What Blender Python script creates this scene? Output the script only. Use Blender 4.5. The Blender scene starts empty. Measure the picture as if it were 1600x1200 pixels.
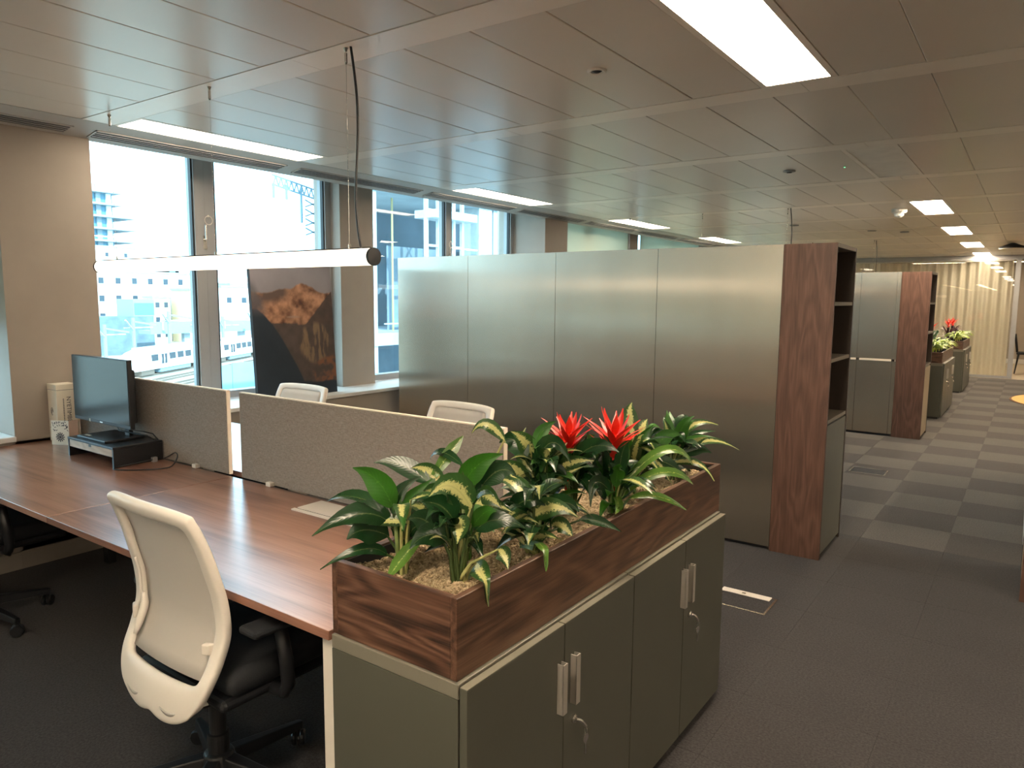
import bpy, bmesh, math, random
import numpy as np
from mathutils import Vector, Matrix
random.seed(7)
SC = bpy.context.scene
COL = SC.collection
PI = math.pi

# ---------------------------------------------------------------- camera, world, sun, exposure
def make_camera():
    yaw, pit, rol = (math.radians(a) for a in (-35.51056, 6.71773, -0.47465))
    F = Vector((math.sin(yaw)*math.cos(pit), math.cos(yaw)*math.cos(pit), -math.sin(pit)))
    r = Vector((math.cos(yaw), -math.sin(yaw), 0)); d = F.cross(r)
    r2 = r*math.cos(rol) + d*math.sin(rol); d2 = d*math.cos(rol) - r*math.sin(rol)
    cd = bpy.data.cameras.new('camera'); c = bpy.data.objects.new('camera', cd); COL.objects.link(c)
    cd.sensor_fit = 'HORIZONTAL'; cd.sensor_width = 36; cd.lens = 1134.265/1600*36
    cd.clip_start = .05; cd.clip_end = 2000
    m = Matrix((( r2.x, -d2.x, -F.x, 0), (r2.y, -d2.y, -F.y, 0), (r2.z, -d2.z, -F.z, 1.58), (0, 0, 0, 1)))
    c.matrix_world = m
    SC.camera = c
make_camera()

W = bpy.data.worlds.new('sky'); SC.world = W; W.use_nodes = True
nt = W.node_tree; nt.nodes.clear()
wo = nt.nodes.new('ShaderNodeOutputWorld'); bg = nt.nodes.new('ShaderNodeBackground')
tc = nt.nodes.new('ShaderNodeTexCoord'); mp = nt.nodes.new('ShaderNodeMapping'); mp.inputs['Scale'].default_value = (1.6, 1.6, 7)
nz = nt.nodes.new('ShaderNodeTexNoise'); nz.inputs['Scale'].default_value = 2.2; nz.inputs['Detail'].default_value = 5
rp = nt.nodes.new('ShaderNodeValToRGB')
rp.color_ramp.elements[0].position = .38; rp.color_ramp.elements[0].color = (.62, .86, 1, 1)
rp.color_ramp.elements[1].position = .6; rp.color_ramp.elements[1].color = (1, 1, 1, 1)
nt.links.new(tc.outputs['Generated'], mp.inputs[0]); nt.links.new(mp.outputs[0], nz.inputs[0])
nt.links.new(nz.outputs[0], rp.inputs[0]); nt.links.new(rp.outputs[0], bg.inputs[0]); nt.links.new(bg.outputs[0], wo.inputs[0])
bg.inputs[1].default_value = 5.3

sd = bpy.data.lights.new('sun', 'SUN'); sd.energy = 8; sd.angle = .01; sd.color = (1, .93, .84)
so = bpy.data.objects.new('sun', sd); COL.objects.link(so); so.location = (60, -20, 60)
so.rotation_euler = Vector((-.80, .32, -.50)).to_track_quat('-Z', 'Y').to_euler()

LAMP = 44.0          # radiance of the ceiling light diffusers
SC.view_settings.view_transform = 'Standard'; SC.view_settings.look = 'None'
SC.view_settings.gamma = 1; SC.view_settings.use_curve_mapping = False
SC.view_settings.exposure = 0.42

# ---------------------------------------------------------------- helpers
def tag(o, label=None, cat=None, group=None, kind=None):
    if label: o['label'] = label
    if cat: o['category'] = cat
    if group: o['group'] = group
    if kind: o['kind'] = kind
    return o

def empty(name, loc=(0, 0, 0), rz=0, label=None, cat=None, group=None, kind=None):
    o = bpy.data.objects.new(name, None); COL.objects.link(o)
    o.location = loc; o.rotation_euler = (0, 0, rz); o.empty_display_size = .1
    return tag(o, label, cat, group, kind)

class MB:
    """collects geometry for ONE mesh object"""
    def __init__(s): s.v = []; s.f = []; s.uv = {}
    def add(s, vs, fs):
        n = len(s.v); s.v += [tuple(v) for v in vs]; s.f += [tuple(i+n for i in f) for f in fs]; return s
    def box(s, x0, x1, y0, y1, z0, z1):
        return s.add([(x0,y0,z0),(x1,y0,z0),(x1,y1,z0),(x0,y1,z0),(x0,y0,z1),(x1,y0,z1),(x1,y1,z1),(x0,y1,z1)],
            [(0,3,2,1),(4,5,6,7),(0,1,5,4),(1,2,6,5),(2,3,7,6),(3,0,4,7)])
    def obox(s, c, ax, ay, az):     # oriented box: centre and half-axis vectors
        c, ax, ay, az = map(Vector, (c, ax, ay, az)); p = []
        for k in (-1, 1):
            for i, j in ((-1,-1),(1,-1),(1,1),(-1,1)): p.append(c+ax*i+ay*j+az*k)
        return s.add(p, [(0,3,2,1),(4,5,6,7),(0,1,5,4),(1,2,6,5),(2,3,7,6),(3,0,4,7)])
    def bar(s, a, b, w, h=None):
        a, b = Vector(a), Vector(b); d = b-a; h = h or w
        u = Vector((0,0,1)) if abs(d.normalized().z) < .95 else Vector((1,0,0))
        r = d.cross(u).normalized(); u = r.cross(d).normalized()
        return s.obox((a+b)/2, r*w/2, d/2, u*h/2)
    def tube(s, pts, r, n=8, cap=True):
        pts = [Vector(p) for p in pts]; rs = r if isinstance(r, (list, tuple)) else [r]*len(pts)
        vs = []; fs = []; ref = None
        for i, p in enumerate(pts):
            d = (pts[min(i+1, len(pts)-1)]-pts[max(i-1, 0)]).normalized()
            if ref is None: ref = Vector((0,0,1)) if abs(d.z) < .9 else Vector((1,0,0))
            a = d.cross(ref).normalized(); b = a.cross(d).normalized(); ref = b
            for k in range(n):
                t = 2*PI*k/n; vs.append(p+a*math.cos(t)*rs[i]+b*math.sin(t)*rs[i])
        for i in range(len(pts)-1):
            for k in range(n):
                fs.append((i*n+k, i*n+(k+1)%n, (i+1)*n+(k+1)%n, (i+1)*n+k))
        if cap: fs += [tuple(range(n))[::-1], tuple((len(pts)-1)*n+k for k in range(n))]
        return s.add(vs, fs)
    def lathe(s, prof, c=(0,0,0), n=20, axis='z'):
        vs = []; fs = []
        for r, z in prof:
            for k in range(n):
                t = 2*PI*k/n; x, y = r*math.cos(t), r*math.sin(t)
                p = (x, y, z) if axis == 'z' else ((z, x, y) if axis == 'x' else (x, z, y))
                vs.append((p[0]+c[0], p[1]+c[1], p[2]+c[2]))
        m = len(prof)
        for i in range(m-1):
            for k in range(n): fs.append((i*n+k, i*n+(k+1)%n, (i+1)*n+(k+1)%n, (i+1)*n+k))
        fs += [tuple(range(n))[::-1], tuple((m-1)*n+k for k in range(n))]
        return s.add(vs, fs)
    def build(s, name, mat, parent=None, smooth=False, bevel=0, seg=2, org=None):
        me = bpy.data.meshes.new(name)
        if org is None: org = (0, 0, 0)
        me.from_pydata([(v[0]-org[0], v[1]-org[1], v[2]-org[2]) for v in s.v], [], s.f); me.update()
        bm = bmesh.new(); bm.from_mesh(me); bmesh.ops.recalc_face_normals(bm, faces=bm.faces); bm.to_mesh(me); bm.free()
        me.materials.append(mat)
        return link(name, me, parent, smooth, bevel, seg)

def link(name, me, parent=None, smooth=False, bevel=0, seg=2):
    o = bpy.data.objects.new(name, me); COL.objects.link(o)
    if parent: o.parent = parent
    if smooth: me.polygons.foreach_set('use_smooth', [True]*len(me.polygons))
    if bevel:
        b = o.modifiers.new('bevel', 'BEVEL'); b.width = bevel; b.segments = seg; b.limit_method = 'ANGLE'
    return o

def copy_tree(o, parent=None):
    c = o.copy(); COL.objects.link(c); c.parent = parent
    for ch in list(o.children): copy_tree(ch, c)
    return c

def P(name, parent, mat, *boxes, bevel=0, smooth=False):
    """a part made of axis-aligned boxes given in world coordinates, parented to an Empty without rotation"""
    m = MB()
    for b in boxes: m.box(*b)
    return m.build(name, mat, parent, smooth, bevel, org=wloc(parent))
def wloc(o):
    v = Vector((0, 0, 0))
    while o: v = v+o.location; o = o.parent
    return v

# ---------------------------------------------------------------- materials
MATS = {}
class N:
    def __init__(s, name):
        s.m = bpy.data.materials.new(name); s.m.use_nodes = True; s.t = s.m.node_tree; s.t.nodes.clear()
        s.o = s.new('ShaderNodeOutputMaterial')
    def new(s, t, **k):
        n = s.t.nodes.new(t)
        for a, b in k.items(): setattr(n, a, b)
        return n
    def l(s, a, b): s.t.links.new(a, b)
    def coords(s, scale=(1,1,1), kind='Object', rot=(0,0,0)):
        c = s.new('ShaderNodeTexCoord'); m = s.new('ShaderNodeMapping')
        m.inputs['Scale'].default_value = scale; m.inputs['Rotation'].default_value = rot
        s.l(c.outputs[kind], m.inputs[0]); return m.outputs[0]
    def noise(s, vec, scale, detail=4, rough=.55, dist=0):
        n = s.new('ShaderNodeTexNoise'); n.inputs['Scale'].default_value = scale; n.inputs['Detail'].default_value = detail
        n.inputs['Roughness'].default_value = rough; n.inputs['Distortion'].default_value = dist
        if vec is not None: s.l(vec, n.inputs[0])
        return n.outputs[0]
    def ramp(s, fac, stops):
        r = s.new('ShaderNodeValToRGB'); e = r.color_ramp.elements
        while len(e) < len(stops): e.new(.5)
        for i, (p, c) in enumerate(stops): e[i].position = p; e[i].color = (*c, 1) if len(c) == 3 else c
        s.l(fac, r.inputs[0]); return r.outputs[0]
    def math(s, op, a, b=None, c=None):
        n = s.new('ShaderNodeMath', operation=op)
        for i, v in enumerate((a, b, c)):
            if v is None: continue
            if isinstance(v, (int, float)): n.inputs[i].default_value = v
            else: s.l(v, n.inputs[i])
        return n.outputs[0]
    def mix(s, fac, a, b):
        n = s.new('ShaderNodeMix', data_type='RGBA')
        for i, v in ((0, fac), (6, a), (7, b)):
            if isinstance(v, (int, float)): n.inputs[i].default_value = v
            elif isinstance(v, tuple): n.inputs[i].default_value = (*v, 1)
            else: s.l(v, n.inputs[i])
        return n.outputs[2]
    def bump(s, h, strength=.2, dist=.01):
        b = s.new('ShaderNodeBump'); b.inputs['Strength'].default_value = strength; b.inputs['Distance'].default_value = dist
        s.l(h, b.inputs['Height']); return b.outputs[0]
    def pbr(s, col, rough=.5, metal=0, spec=.5, normal=None, **k):
        p = s.new('ShaderNodeBsdfPrincipled')
        for key, v in (('Base Color', col), ('Roughness', rough), ('Metallic', metal), ('Specular IOR Level', spec)):
            if isinstance(v, (int, float)): p.inputs[key].default_value = v
            elif isinstance(v, tuple): p.inputs[key].default_value = (*v, 1)
            else: s.l(v, p.inputs[key])
        if normal is not None: s.l(normal, p.inputs['Normal'])
        for key, v in k.items(): p.inputs[key.replace('_', ' ')].default_value = v
        s.l(p.outputs[0], s.o.inputs[0]); return p

def plain(name, col, rough=.5, metal=0, spec=.5, var=.06, scale=6, bump=0, **k):
    """paint / plastic with a faint procedural unevenness"""
    n = N(name); v = n.noise(n.coords(), scale, 3)
    lo = tuple(c*(1-var) for c in col); hi = tuple(min(1, c*(1+var)) for c in col)
    c = n.ramp(v, [(.3, lo), (.7, hi)])
    nb = n.bump(n.noise(n.coords(), scale*40, 2), bump, .002) if bump else None
    n.pbr(c, rough, metal, spec, nb, **k); MATS[name] = n.m; return n.m

def wood(name, dark, mid, light, axis='x', rough=.4, s=1.0, spec=.5, coat=0, figure=1.0, flat=False):
    n = N(name); i = 'xyz'.index(axis)
    sc = [1.0]*3; sc[i] = .16
    v = n.coords(tuple(sc))
    low = n.noise(v, 4.5*s, 2, .45, .3)
    ring = n.math('MULTIPLY_ADD', n.math('SINE', n.math('MULTIPLY', low, 95*figure)), .5, .5)   # growth rings: contours of a stretched noise
    sc[i] = .045
    big = n.noise(n.coords(tuple(sc)), 38*s, 4, .6, .2)
    fs = [170*s]*3; fs[i] = 5*s
    fine = n.noise(n.coords(tuple(fs)), 1, 3)
    a = n.math('MULTIPLY_ADD', ring, .20, n.math('MULTIPLY', big, .55))
    b = n.math('MULTIPLY_ADD', fine, .30, a)
    col = n.ramp(b, [(.34, dark), (.54, mid), (.74, light)])
    n.pbr(col, rough, 0, spec, n.bump(fine, .06, .002), Coat_Weight=coat, Coat_Roughness=.25); MATS[name] = n.m; return n.m

def emit(name, col, st):
    n = N(name); e = n.new('ShaderNodeEmission'); e.inputs[0].default_value = (*col, 1); e.inputs[1].default_value = st
    n.l(e.outputs[0], n.o.inputs[0]); MATS[name] = n.m; return n.m

def glass(name, tint, ior=1.45):
    n = N(name); t = n.new('ShaderNodeBsdfTransparent'); t.inputs[0].default_value = (*tint, 1)
    g = n.new('ShaderNodeBsdfGlossy'); g.inputs['Roughness'].default_value = .01
    f = n.new('ShaderNodeLayerWeight'); f.inputs[0].default_value = .5      # Schlick reflectance, the same on both faces of the sheet
    fr = n.math('MULTIPLY_ADD', n.math('POWER', f.outputs['Facing'], 5.0), .95, .04)
    m = n.new('ShaderNodeMixShader'); n.l(fr, m.inputs[0]); n.l(t.outputs[0], m.inputs[1]); n.l(g.outputs[0], m.inputs[2])
    n.l(m.outputs[0], n.o.inputs[0]); MATS[name] = n.m; return n.m

def cloth(name, col, clear, trans):
    n = N(name)
    d = n.new('ShaderNodeBsdfDiffuse'); d.inputs[0].default_value = (*col, 1)
    t = n.new('ShaderNodeBsdfTranslucent'); t.inputs[0].default_value = (*col, 1)
    c = n.new('ShaderNodeBsdfTransparent')
    m = n.new('ShaderNodeMixShader'); m.inputs[0].default_value = trans; n.l(d.outputs[0], m.inputs[1]); n.l(t.outputs[0], m.inputs[2])
    k = n.new('ShaderNodeMixShader'); k.inputs[0].default_value = clear; n.l(m.outputs[0], k.inputs[1]); n.l(c.outputs[0], k.inputs[2])
    n.l(k.outputs[0], n.o.inputs[0]); MATS[name] = n.m; return n.m

def carpet(name, lo, hi, sheen=.1):
    n = N(name); v = n.coords(); f = n.noise(v, 110, 3, .8); g = n.noise(v, 2.5, 3)
    c = n.ramp(f, [(.32, lo), (.68, hi)])
    c = n.mix(n.math('MULTIPLY', g, .35), c, tuple(x*.72 for x in lo))
    n.pbr(c, .95, 0, .15, n.bump(f, .6, .004), Sheen_Weight=sheen); MATS[name] = n.m; return n.m

def steel(name, col, rough, aniso):
    n = N(name)
    sm = n.noise(n.coords((2.2, 2.2, .5)), 1.5, 1, .6)
    c = n.ramp(sm, [(.3, tuple(x*.9 for x in col)), (.7, col)])
    t = n.new('ShaderNodeCombineXYZ'); t.inputs[0].default_value = 1
    ps = []
    for r_, a_ in ((rough, aniso), (.58, .4)):        # fine vertical brushing over a duller ground
        p = n.pbr(c, r_, 1, .5); p.inputs['Anisotropic'].default_value = a_; n.l(t.outputs[0], p.inputs['Tangent']); ps.append(p)
    mx = n.new('ShaderNodeMixShader'); mx.inputs[0].default_value = .25
    n.l(ps[0].outputs[0], mx.inputs[1]); n.l(ps[1].outputs[0], mx.inputs[2]); n.l(mx.outputs[0], n.o.inputs[0])
    MATS[name] = n.m; return n.m

def leafmat(name, green, cream, amount, rough=.32):
    n = N(name); uv = n.new('ShaderNodeUVMap'); sp = n.new('ShaderNodeSeparateXYZ'); n.l(uv.outputs[0], sp.inputs[0])
    av = n.math('ABSOLUTE', n.math('MULTIPLY_ADD', sp.outputs[1], 2, -1))
    oi = n.new('ShaderNodeObjectInfo')
    mv = n.new('ShaderNodeVectorMath', operation='MULTIPLY_ADD'); mv.inputs[1].default_value = (14, 4.5, 1); n.l(uv.outputs[0], mv.inputs[0])
    cb = n.new('ShaderNodeCombineXYZ'); n.l(n.math('MULTIPLY', oi.outputs['Random'], 37), cb.inputs[0]); n.l(cb.outputs[0], mv.inputs[2])
    # feathered streaks that run from the midrib outward
    ns = n.noise(mv.outputs[0], 1.5, 5, .7, .8)
    edge = n.math('SUBTRACT', n.math('MULTIPLY_ADD', ns, 1.5, amount-.92), av)
    mask = n.ramp(edge, [(.0, (0,0,0)), (.12, (1,1,1))])
    rib = n.ramp(av, [(.02, (1,1,1)), (.07, (0,0,0))])
    g2 = n.ramp(n.noise(n.coords(), 9, 2), [(.3, tuple(x*.7 for x in green)), (.7, tuple(x*1.25 for x in green))])
    c = n.mix(mask, g2, cream)
    c = n.mix(n.math('MULTIPLY', rib, .35), c, tuple(.5*a+.5*b for a, b in zip(green, cream)))
    p = n.pbr(c, rough, 0, .5, n.bump(n.math('ABSOLUTE', n.math('SINE', n.math('MULTIPLY_ADD', sp.outputs[0], 40, n.math('MULTIPLY', av, -9)))), .08, .003))
    tl = n.new('ShaderNodeBsdfTranslucent'); n.l(c, tl.inputs[0]); m = n.new('ShaderNodeMixShader'); m.inputs[0].default_value = .18
    n.l(p.outputs[0], m.inputs[1]); n.l(tl.outputs[0], m.inputs[2]); n.l(m.outputs[0], n.o.inputs[0])
    MATS[name] = n.m; return n.m

M = MATS
plain('paint_beige', (.37, .325, .28), .7, var=.03)
plain('paint_grey', (.46, .44, .41), .5, var=.03)
plain('ceiling_metal', (.70, .63, .555), .28, .0, .6, var=.02, scale=1.5, bump=.02)
plain('ceiling_strip', (.88, .80, .71), .3, .0, .6, var=.02)
plain('slot_dark', (.03, .032, .035), .6)
plain('aluminium_frame', (.36, .36, .36), .45, .2, var=.03)
plain('gasket', (.015, .018, .02), .5)
plain('sill_white', (.72, .72, .70), .35, var=.02)
plain('white_plastic', (.76, .71, .64), .4, var=.02)
plain('white_steel', (.76, .70, .62), .4, var=.02)
plain('black_plastic', (.014, .015, .018), .38, var=.1)
plain('black_metal', (.018, .018, .02), .4)
plain('black_fabric', (.012, .014, .018), .75, bump=.3)
plain('cabinet_paint', (.084, .083, .063), .42, .0, .5, var=.03)
plain('cabinet_top', (.19, .175, .135), .4, var=.03)
plain('chrome', (.72, .70, .66), .22, 1.0)
plain('brushed_pull', (.55, .51, .45), .4, .6)
plain('liner', (.012, .014, .016), .5)
plain('screen_trim', (.80, .70, .58), .6)
plain('monitor_glass', (.018, .03, .036), .18, var=.02)
plain('cream_card', (.74, .70, .60), .6, var=.04)
plain('carton_cream', (.76, .70, .58), .5, var=.02)
plain('ink', (.07, .07, .075), .6)
plain('diffuser_off', (.88, .82, .74), .5)
plain('wall_white', (.74, .68, .60), .6)
plain('floor_pale', (.55, .47, .36), .5)
plain('rug_gold', (.62, .40, .14), .9, bump=.4)
plain('rug_edge', (.16, .08, .04), .9)
plain('shelf_dark', (.045, .032, .024), .55)
plain('shelf_edge', (.20, .17, .13), .5)
plain('bin_door', (.13, .125, .10), .45)
plain('bin_door_lit', (.36, .29, .19), .5)  # bin door colour made lighter, warm light on it put into the paint
plain('card_pink', (.62, .45, .36), .6)
wood('walnut_desk', (.16, .066, .042), (.29, .135, .088), (.385, .195, .13), 'x', .3, 1.0, .5, .75, .25, True)
wood('walnut_box_x', (.028, .013, .008), (.105, .048, .028), (.19, .10, .06), 'x', .45, 1.1, figure=1.2)
wood('walnut_box_y', (.040, .019, .011), (.105, .050, .029), (.17, .090, .053), 'y', .42, 2.2, figure=.4)
wood('walnut_upright', (.065, .031, .021), (.105, .051, .034), (.15, .077, .052), 'z', .5, 1.9, figure=.45)
wood('drawer_oak', (.42, .32, .24), (.55, .44, .34), (.64, .53, .43), 'x', .5, 1.5)
emit('lamp_panel', (1, .82, .60), LAMP)
emit('lamp_panel_dimmed', (1, .84, .64), LAMP*.33)      # row along the windows, set weaker to darken ceiling and column
emit('lamp_panel_back', (1, .78, .52), LAMP*.26)
emit('lamp_tube', (1, .86, .68), 2.4)
emit('led_green', (.2, 1, .35), 3)
glass('window_glass', (.74, .90, .96))
glass('office_glass', (.97, .985, .975))
cloth('blind_fabric', (.70, .74, .64), .02, .45)
cloth('curtain_sheer', (.86, .78, .64), .30, .5)
cloth('chair_mesh', (.64, .60, .55), .06, .2)
carpet('carpet_near', (.0235, .0215, .0225), (.069, .0635, .064))
carpet('carpet_light', (.064, .057, .051), (.158, .141, .127))
carpet('carpet_dark', (.037, .033, .030), (.099, .088, .080))
steel('brushed_steel', (.58, .515, .42), .25, 1.0)
def fabric(name, lo, hi):
    n = N(name); v = n.coords((1, 1, 1)); a = n.noise(n.coords((500, 500, 60)), 1, 2); b = n.noise(n.coords((60, 60, 500)), 1, 2)
    s = n.math('ADD', n.math('MULTIPLY', a, .5), n.math('MULTIPLY', b, .5))
    n.pbr(n.ramp(s, [(.35, lo), (.65, hi)]), .9, 0, .2, n.bump(s, .3, .002)); MATS[name] = n.m
fabric('screen_fabric', (.215, .187, .168), (.38, .34, .305))
leafmat('leaf_variegated', (.026, .080, .016), (.52, .51, .20), .60)
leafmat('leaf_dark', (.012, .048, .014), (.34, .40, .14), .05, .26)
leafmat('leaf_green', (.028, .12, .010), (.10, .26, .03), .12, .3)
leafmat('leaf_strap', (.075, .17, .022), (.50, .54, .17), .22, .28)
leafmat('leaf_lime', (.16, .28, .03), (.68, .72, .12), .45)
plain('bract_red', (.78, .03, .014), .4, var=.25, scale=14)
plain('bract_dark', (.05, .012, .014), .4)
plain('stem_green', (.13, .18, .05), .45, var=.3, scale=20)
n = N('gravel'); v = n.coords(); n.pbr(n.ramp(n.noise(v, 90, 3, .7), [(.3, (.10, .075, .045)), (.5, (.40, .30, .18)), (.7, (.66, .54, .36))]), .9, 0, .2, n.bump(n.noise(v, 220, 2), .6, .004)); M['gravel'] = n.m
# outdoors
plain('concrete_white', (.78, .78, .76), .8, var=.05)
plain('concrete_grey', (.28, .34, .38), .85, var=.1, scale=1)
plain('concrete_dark', (.13, .18, .22), .85, var=.2, scale=.6)
plain('brick_ochre', (.60, .50, .34), .85, var=.1)
plain('tower_glass', (.10, .26, .36), .3)
plain('window_dark', (.04, .06, .08), .25)
plain('train_white', (.80, .80, .80), .35, var=.02)
plain('train_roof', (.36, .40, .42), .5)
plain('ballast', (.30, .28, .24), .95, var=.3, scale=.25)
plain('rail_steel', (.22, .18, .15), .5, .5)
plain('steel_blue', (.22, .33, .40), .6)
plain('scaffold', (.42, .47, .49), .45, .3)
plain('hoarding', (.20, .36, .46), .6, var=.1, scale=.4)
plain('hedge', (.10, .16, .08), .9, var=.5, scale=1)
plain('site_yellow', (.34, .30, .14), .6)

# ================================================================ THE SETTING
ZC = 2.555
floor = MB().box(-5.2, 6, -36.5, 18.3, -.2, -.008).build('floor', M['carpet_light']); tag(floor, kind='structure')
TX, TY, TS = -.835, 5.72, .486
tile_me = {}
for key in ('carpet_near', 'carpet_light', 'carpet_dark'):
    m = MB(); g = TS/2-.0001; b = .0005
    m.add([(-g,-g,-.0078),(g,-g,-.0078),(g,g,-.0078),(-g,g,-.0078),(-g,-g,-.002),(g,-g,-.002),(g,g,-.002),(-g,g,-.002),(-g+b,-g+b,0),(g-b,-g+b,0),(g-b,g-b,0),(-g+b,g-b,0)],
          [(0,1,5,4),(1,2,6,5),(2,3,7,6),(3,0,4,7),(4,5,9,8),(5,6,10,9),(6,7,11,10),(7,4,8,11),(8,9,10,11)])
    me = bpy.data.meshes.new('carpet_tile'); me.from_pydata(m.v, [], m.f); me.materials.append(M[key]); tile_me[key] = me
def carpet_tile(i, j):
    y = TY+(j+.5)*TS
    key = 'carpet_near' if y < 5.2 else ('carpet_light' if (i+j) % 2 else 'carpet_dark')
    o = bpy.data.objects.new('carpet_tile', tile_me[key]); COL.objects.link(o); o.parent = floor
    o.location = (TX+(i+.5)*TS, y, 0); o.rotation_euler = (0, 0, 0)
for j in range(-11, 25):
    for i in range(-2, 3): carpet_tile(i, j)
for j in range(-12, -6):
    for i in range(-8, -2): carpet_tile(i, j)
for j in range(-1, 8):
    carpet_tile(-3, j)
for j in range(-11, -1):
    for i in (3, 4): carpet_tile(i, j)

ceiling = MB().box(-4.69, 6, -36.5, 18.3, 2.575, 2.75).build('ceiling', M['ceiling_metal']); tag(ceiling, kind='structure')
PW, X0 = 1/3, -1.1
bays = lambda k: (.51+1.5*k+.175, .51+1.5*(k+1))      # bay k lies between two strips
light_cells = {(c, k) for c in (-10, 0, 10) for k in (-23, -21, -19, -17, -15, -13, -11, -9, -7, -5, -3, -1, 1, 3, 5, 7, 9, 11)}
pm = MB(); g = .0015; y1 = (1.325)/2-g; x1 = PW/2-g
pm.add([(-x1,-y1,.02),(x1,-y1,.02),(x1,y1,.02),(-x1,y1,.02),(-x1,-y1,.002),(x1,-y1,.002),(x1,y1,.002),(-x1,y1,.002),(-x1+.003,-y1+.003,0),(x1-.003,-y1+.003,0),(x1-.003,y1-.003,0),(-x1+.003,y1-.003,0)],
       [(0,1,5,4),(1,2,6,5),(2,3,7,6),(3,0,4,7),(4,5,9,8),(5,6,10,9),(6,7,11,10),(7,4,8,11),(8,9,10,11)])
panel_me = bpy.data.meshes.new('ceiling_panel'); panel_me.from_pydata(pm.v, [], [f[::-1] for f in pm.f]); panel_me.materials.append(M['ceiling_metal'])
for k in range(-2, 12):
    ya, yb = bays(k)
    for c in range(-10, 7):
        if (c, k) in light_cells: continue
        o = bpy.data.objects.new('ceiling_panel', panel_me); COL.objects.link(o); o.parent = ceiling
        o.location = (X0+(c+.5)*PW, (ya+yb)/2, ZC+random.uniform(0, .0008))
        o.rotation_euler = (random.uniform(-.0006, .0006), random.uniform(-.0012, .0012), 0)
for k in range(-2, 13):
    y = .51+1.5*k
    for a in (-4.43, -2.58, -.93):
        w = {-4.43: 1.85, -2.58: 1.65, -.93: 2.5}[a]
        MB().box(a+.001, a+w-.001, y+.0015, y+.1735, ZC-.001, ZC+.02).build('ceiling_strip', M['ceiling_strip'], ceiling)

# window side: columns, piers, dado, sill, sloping bulkhead with slot diffusers
def prism_y(prof, y0, y1):
    m = MB(); n = len(prof)
    m.add([(x, y0, z) for x, z in prof]+[(x, y1, z) for x, z in prof],
          [tuple(range(n)), tuple(range(2*n-1, n-1, -1))]+[(i, i+n, (i+1) % n+n, (i+1) % n) for i in range(n)])
    return m
bulk = prism_y([(-4.40, 2.553), (-4.70, 2.50), (-4.70, 2.75), (-4.40, 2.75)], -36.5, 18.3).build('trim_1', M['paint_grey']); tag(bulk, kind='structure')
wl = MB(); wl.box(-5.35, -4.67, -36.5, 18.3, -.2, .745); wl.box(-5.35, -5.10, -36.5, 18.3, 2.68, 2.95)
wl.box(-5.10, -4.70, -36.5, 18.3, 2.74, 2.95)
wall_left = wl.build('wall_left', M['paint_beige']); tag(wall_left, kind='structure')
sm = MB()
for k in range(-7, 3): sm.box(-5.14, -4.645, 1.67+5.51*k+.50, 1.67+5.51*(k+1), .746, .778)
sill = sm.build('trim_2', M['sill_white'], bevel=.006); tag(sill, kind='structure')
skirt = MB().box(-4.67, -4.657, -36.5, 18.3, 0, .1).build('baseboard_left', M['paint_beige']); tag(skirt, kind='structure')
BAY = 5.51
win_no = [0]
def window(y0, y1, m0, m1, detailed, blind=False):
    win_no[0] += 1
    f = MB(); xa, xb = -5.22, -5.12; z0, z1 = .782, 2.68
    f.box(xa, xb, y0, y0+.06, z0, z1); f.box(xa, xb, y1-.06, y1, z0, z1)
    f.box(xa, xb, y0, y1, z0, z0+.055); f.box(xa, xb, y0, y1, z1-.055, z1)
    if detailed:
        mm = (m0+m1)/2; f.box(xa, xb, m0, mm-.004, z0, z1); f.box(xa, xb-.012, mm+.004, m1, z0, z1); f.box(xa, xb-.03, mm-.005, mm+.005, z0, z1)
    else: f.box(xa, xb, m0, m1, z0, z1)
    w = f.build('window_%d' % win_no[0], M['aluminium_frame']); tag(w, kind='structure')
    for a, b in ((y0+.06, m0), (m1, y1-.06)):
        MB().box(-5.176, -5.168, a, b, z0+.055, z1-.055).build('pane', M['window_glass'], w)
        if detailed:
            k = MB(); t = .012
            k.box(-5.168, -5.135, a, a+t, z0+.055, z1-.055); k.box(-5.168, -5.135, b-t, b, z0+.055, z1-.055)
            k.build('gasket', M['gasket'], w)
    if detailed and not blind:
        h = MB(); mm = (m0+m1)/2-.012
        h.box(xb, xb+.008, mm-.014, mm+.014, 1.93, 2.03); h.tube([(xb+.02, mm, 2.0), (xb+.02, mm, 2.11)], .008, 8)
        h.tube([(xb, mm, 2.0), (xb+.022, mm, 2.0)], .009, 8)
        h.build('handle', M['chrome'], w)
        r = MB(); pts = [(xb+.014, mm+.03+.032*math.cos(t), 2.145+.032*math.sin(t)) for t in np.linspace(0, 2*PI, 17)]
        r.tube(pts, .003, 6, False); r.box(xb, xb+.012, mm+.024, mm+.036, 2.17, 2.185); r.build('restrictor_ring', M['white_plastic'], w)
    return w
def column(y, face, wdt, name):
    m = MB().box(-5.34, face, y, y+wdt, 0 if face > -4.9 else .745, 2.74)
    c = m.build(name, M['paint_beige'], wall_left)
    if face > -4.9:
        MB().box(-4.67, face+.014, y-.014, y+wdt+.014, 0, .104).build('skirting', M['paint_beige'], wall_left, bevel=.003)
    return c
blind_spots = []
for k in range(-7, 4):
    y0 = 1.67+BAY*k
    column(y0, -4.67, .50, 'column')
    if k == 3: break
    column(y0+2.72, -5.0, .395, 'pier')
    window(y0+.50, y0+2.72, y0+1.43, y0+1.60, k == 0)
    window(y0+3.115, y0+5.51, y0+4.28, y0+4.38, k == 0)
    if k >= 1 or k < -1: blind_spots += [(y0+.50, y0+2.72), (y0+3.115, y0+5.51)]
    if k == -1: blind_spots += [(y0+.50, y0+2.72), (y0+3.115, y0+5.51)]
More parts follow.
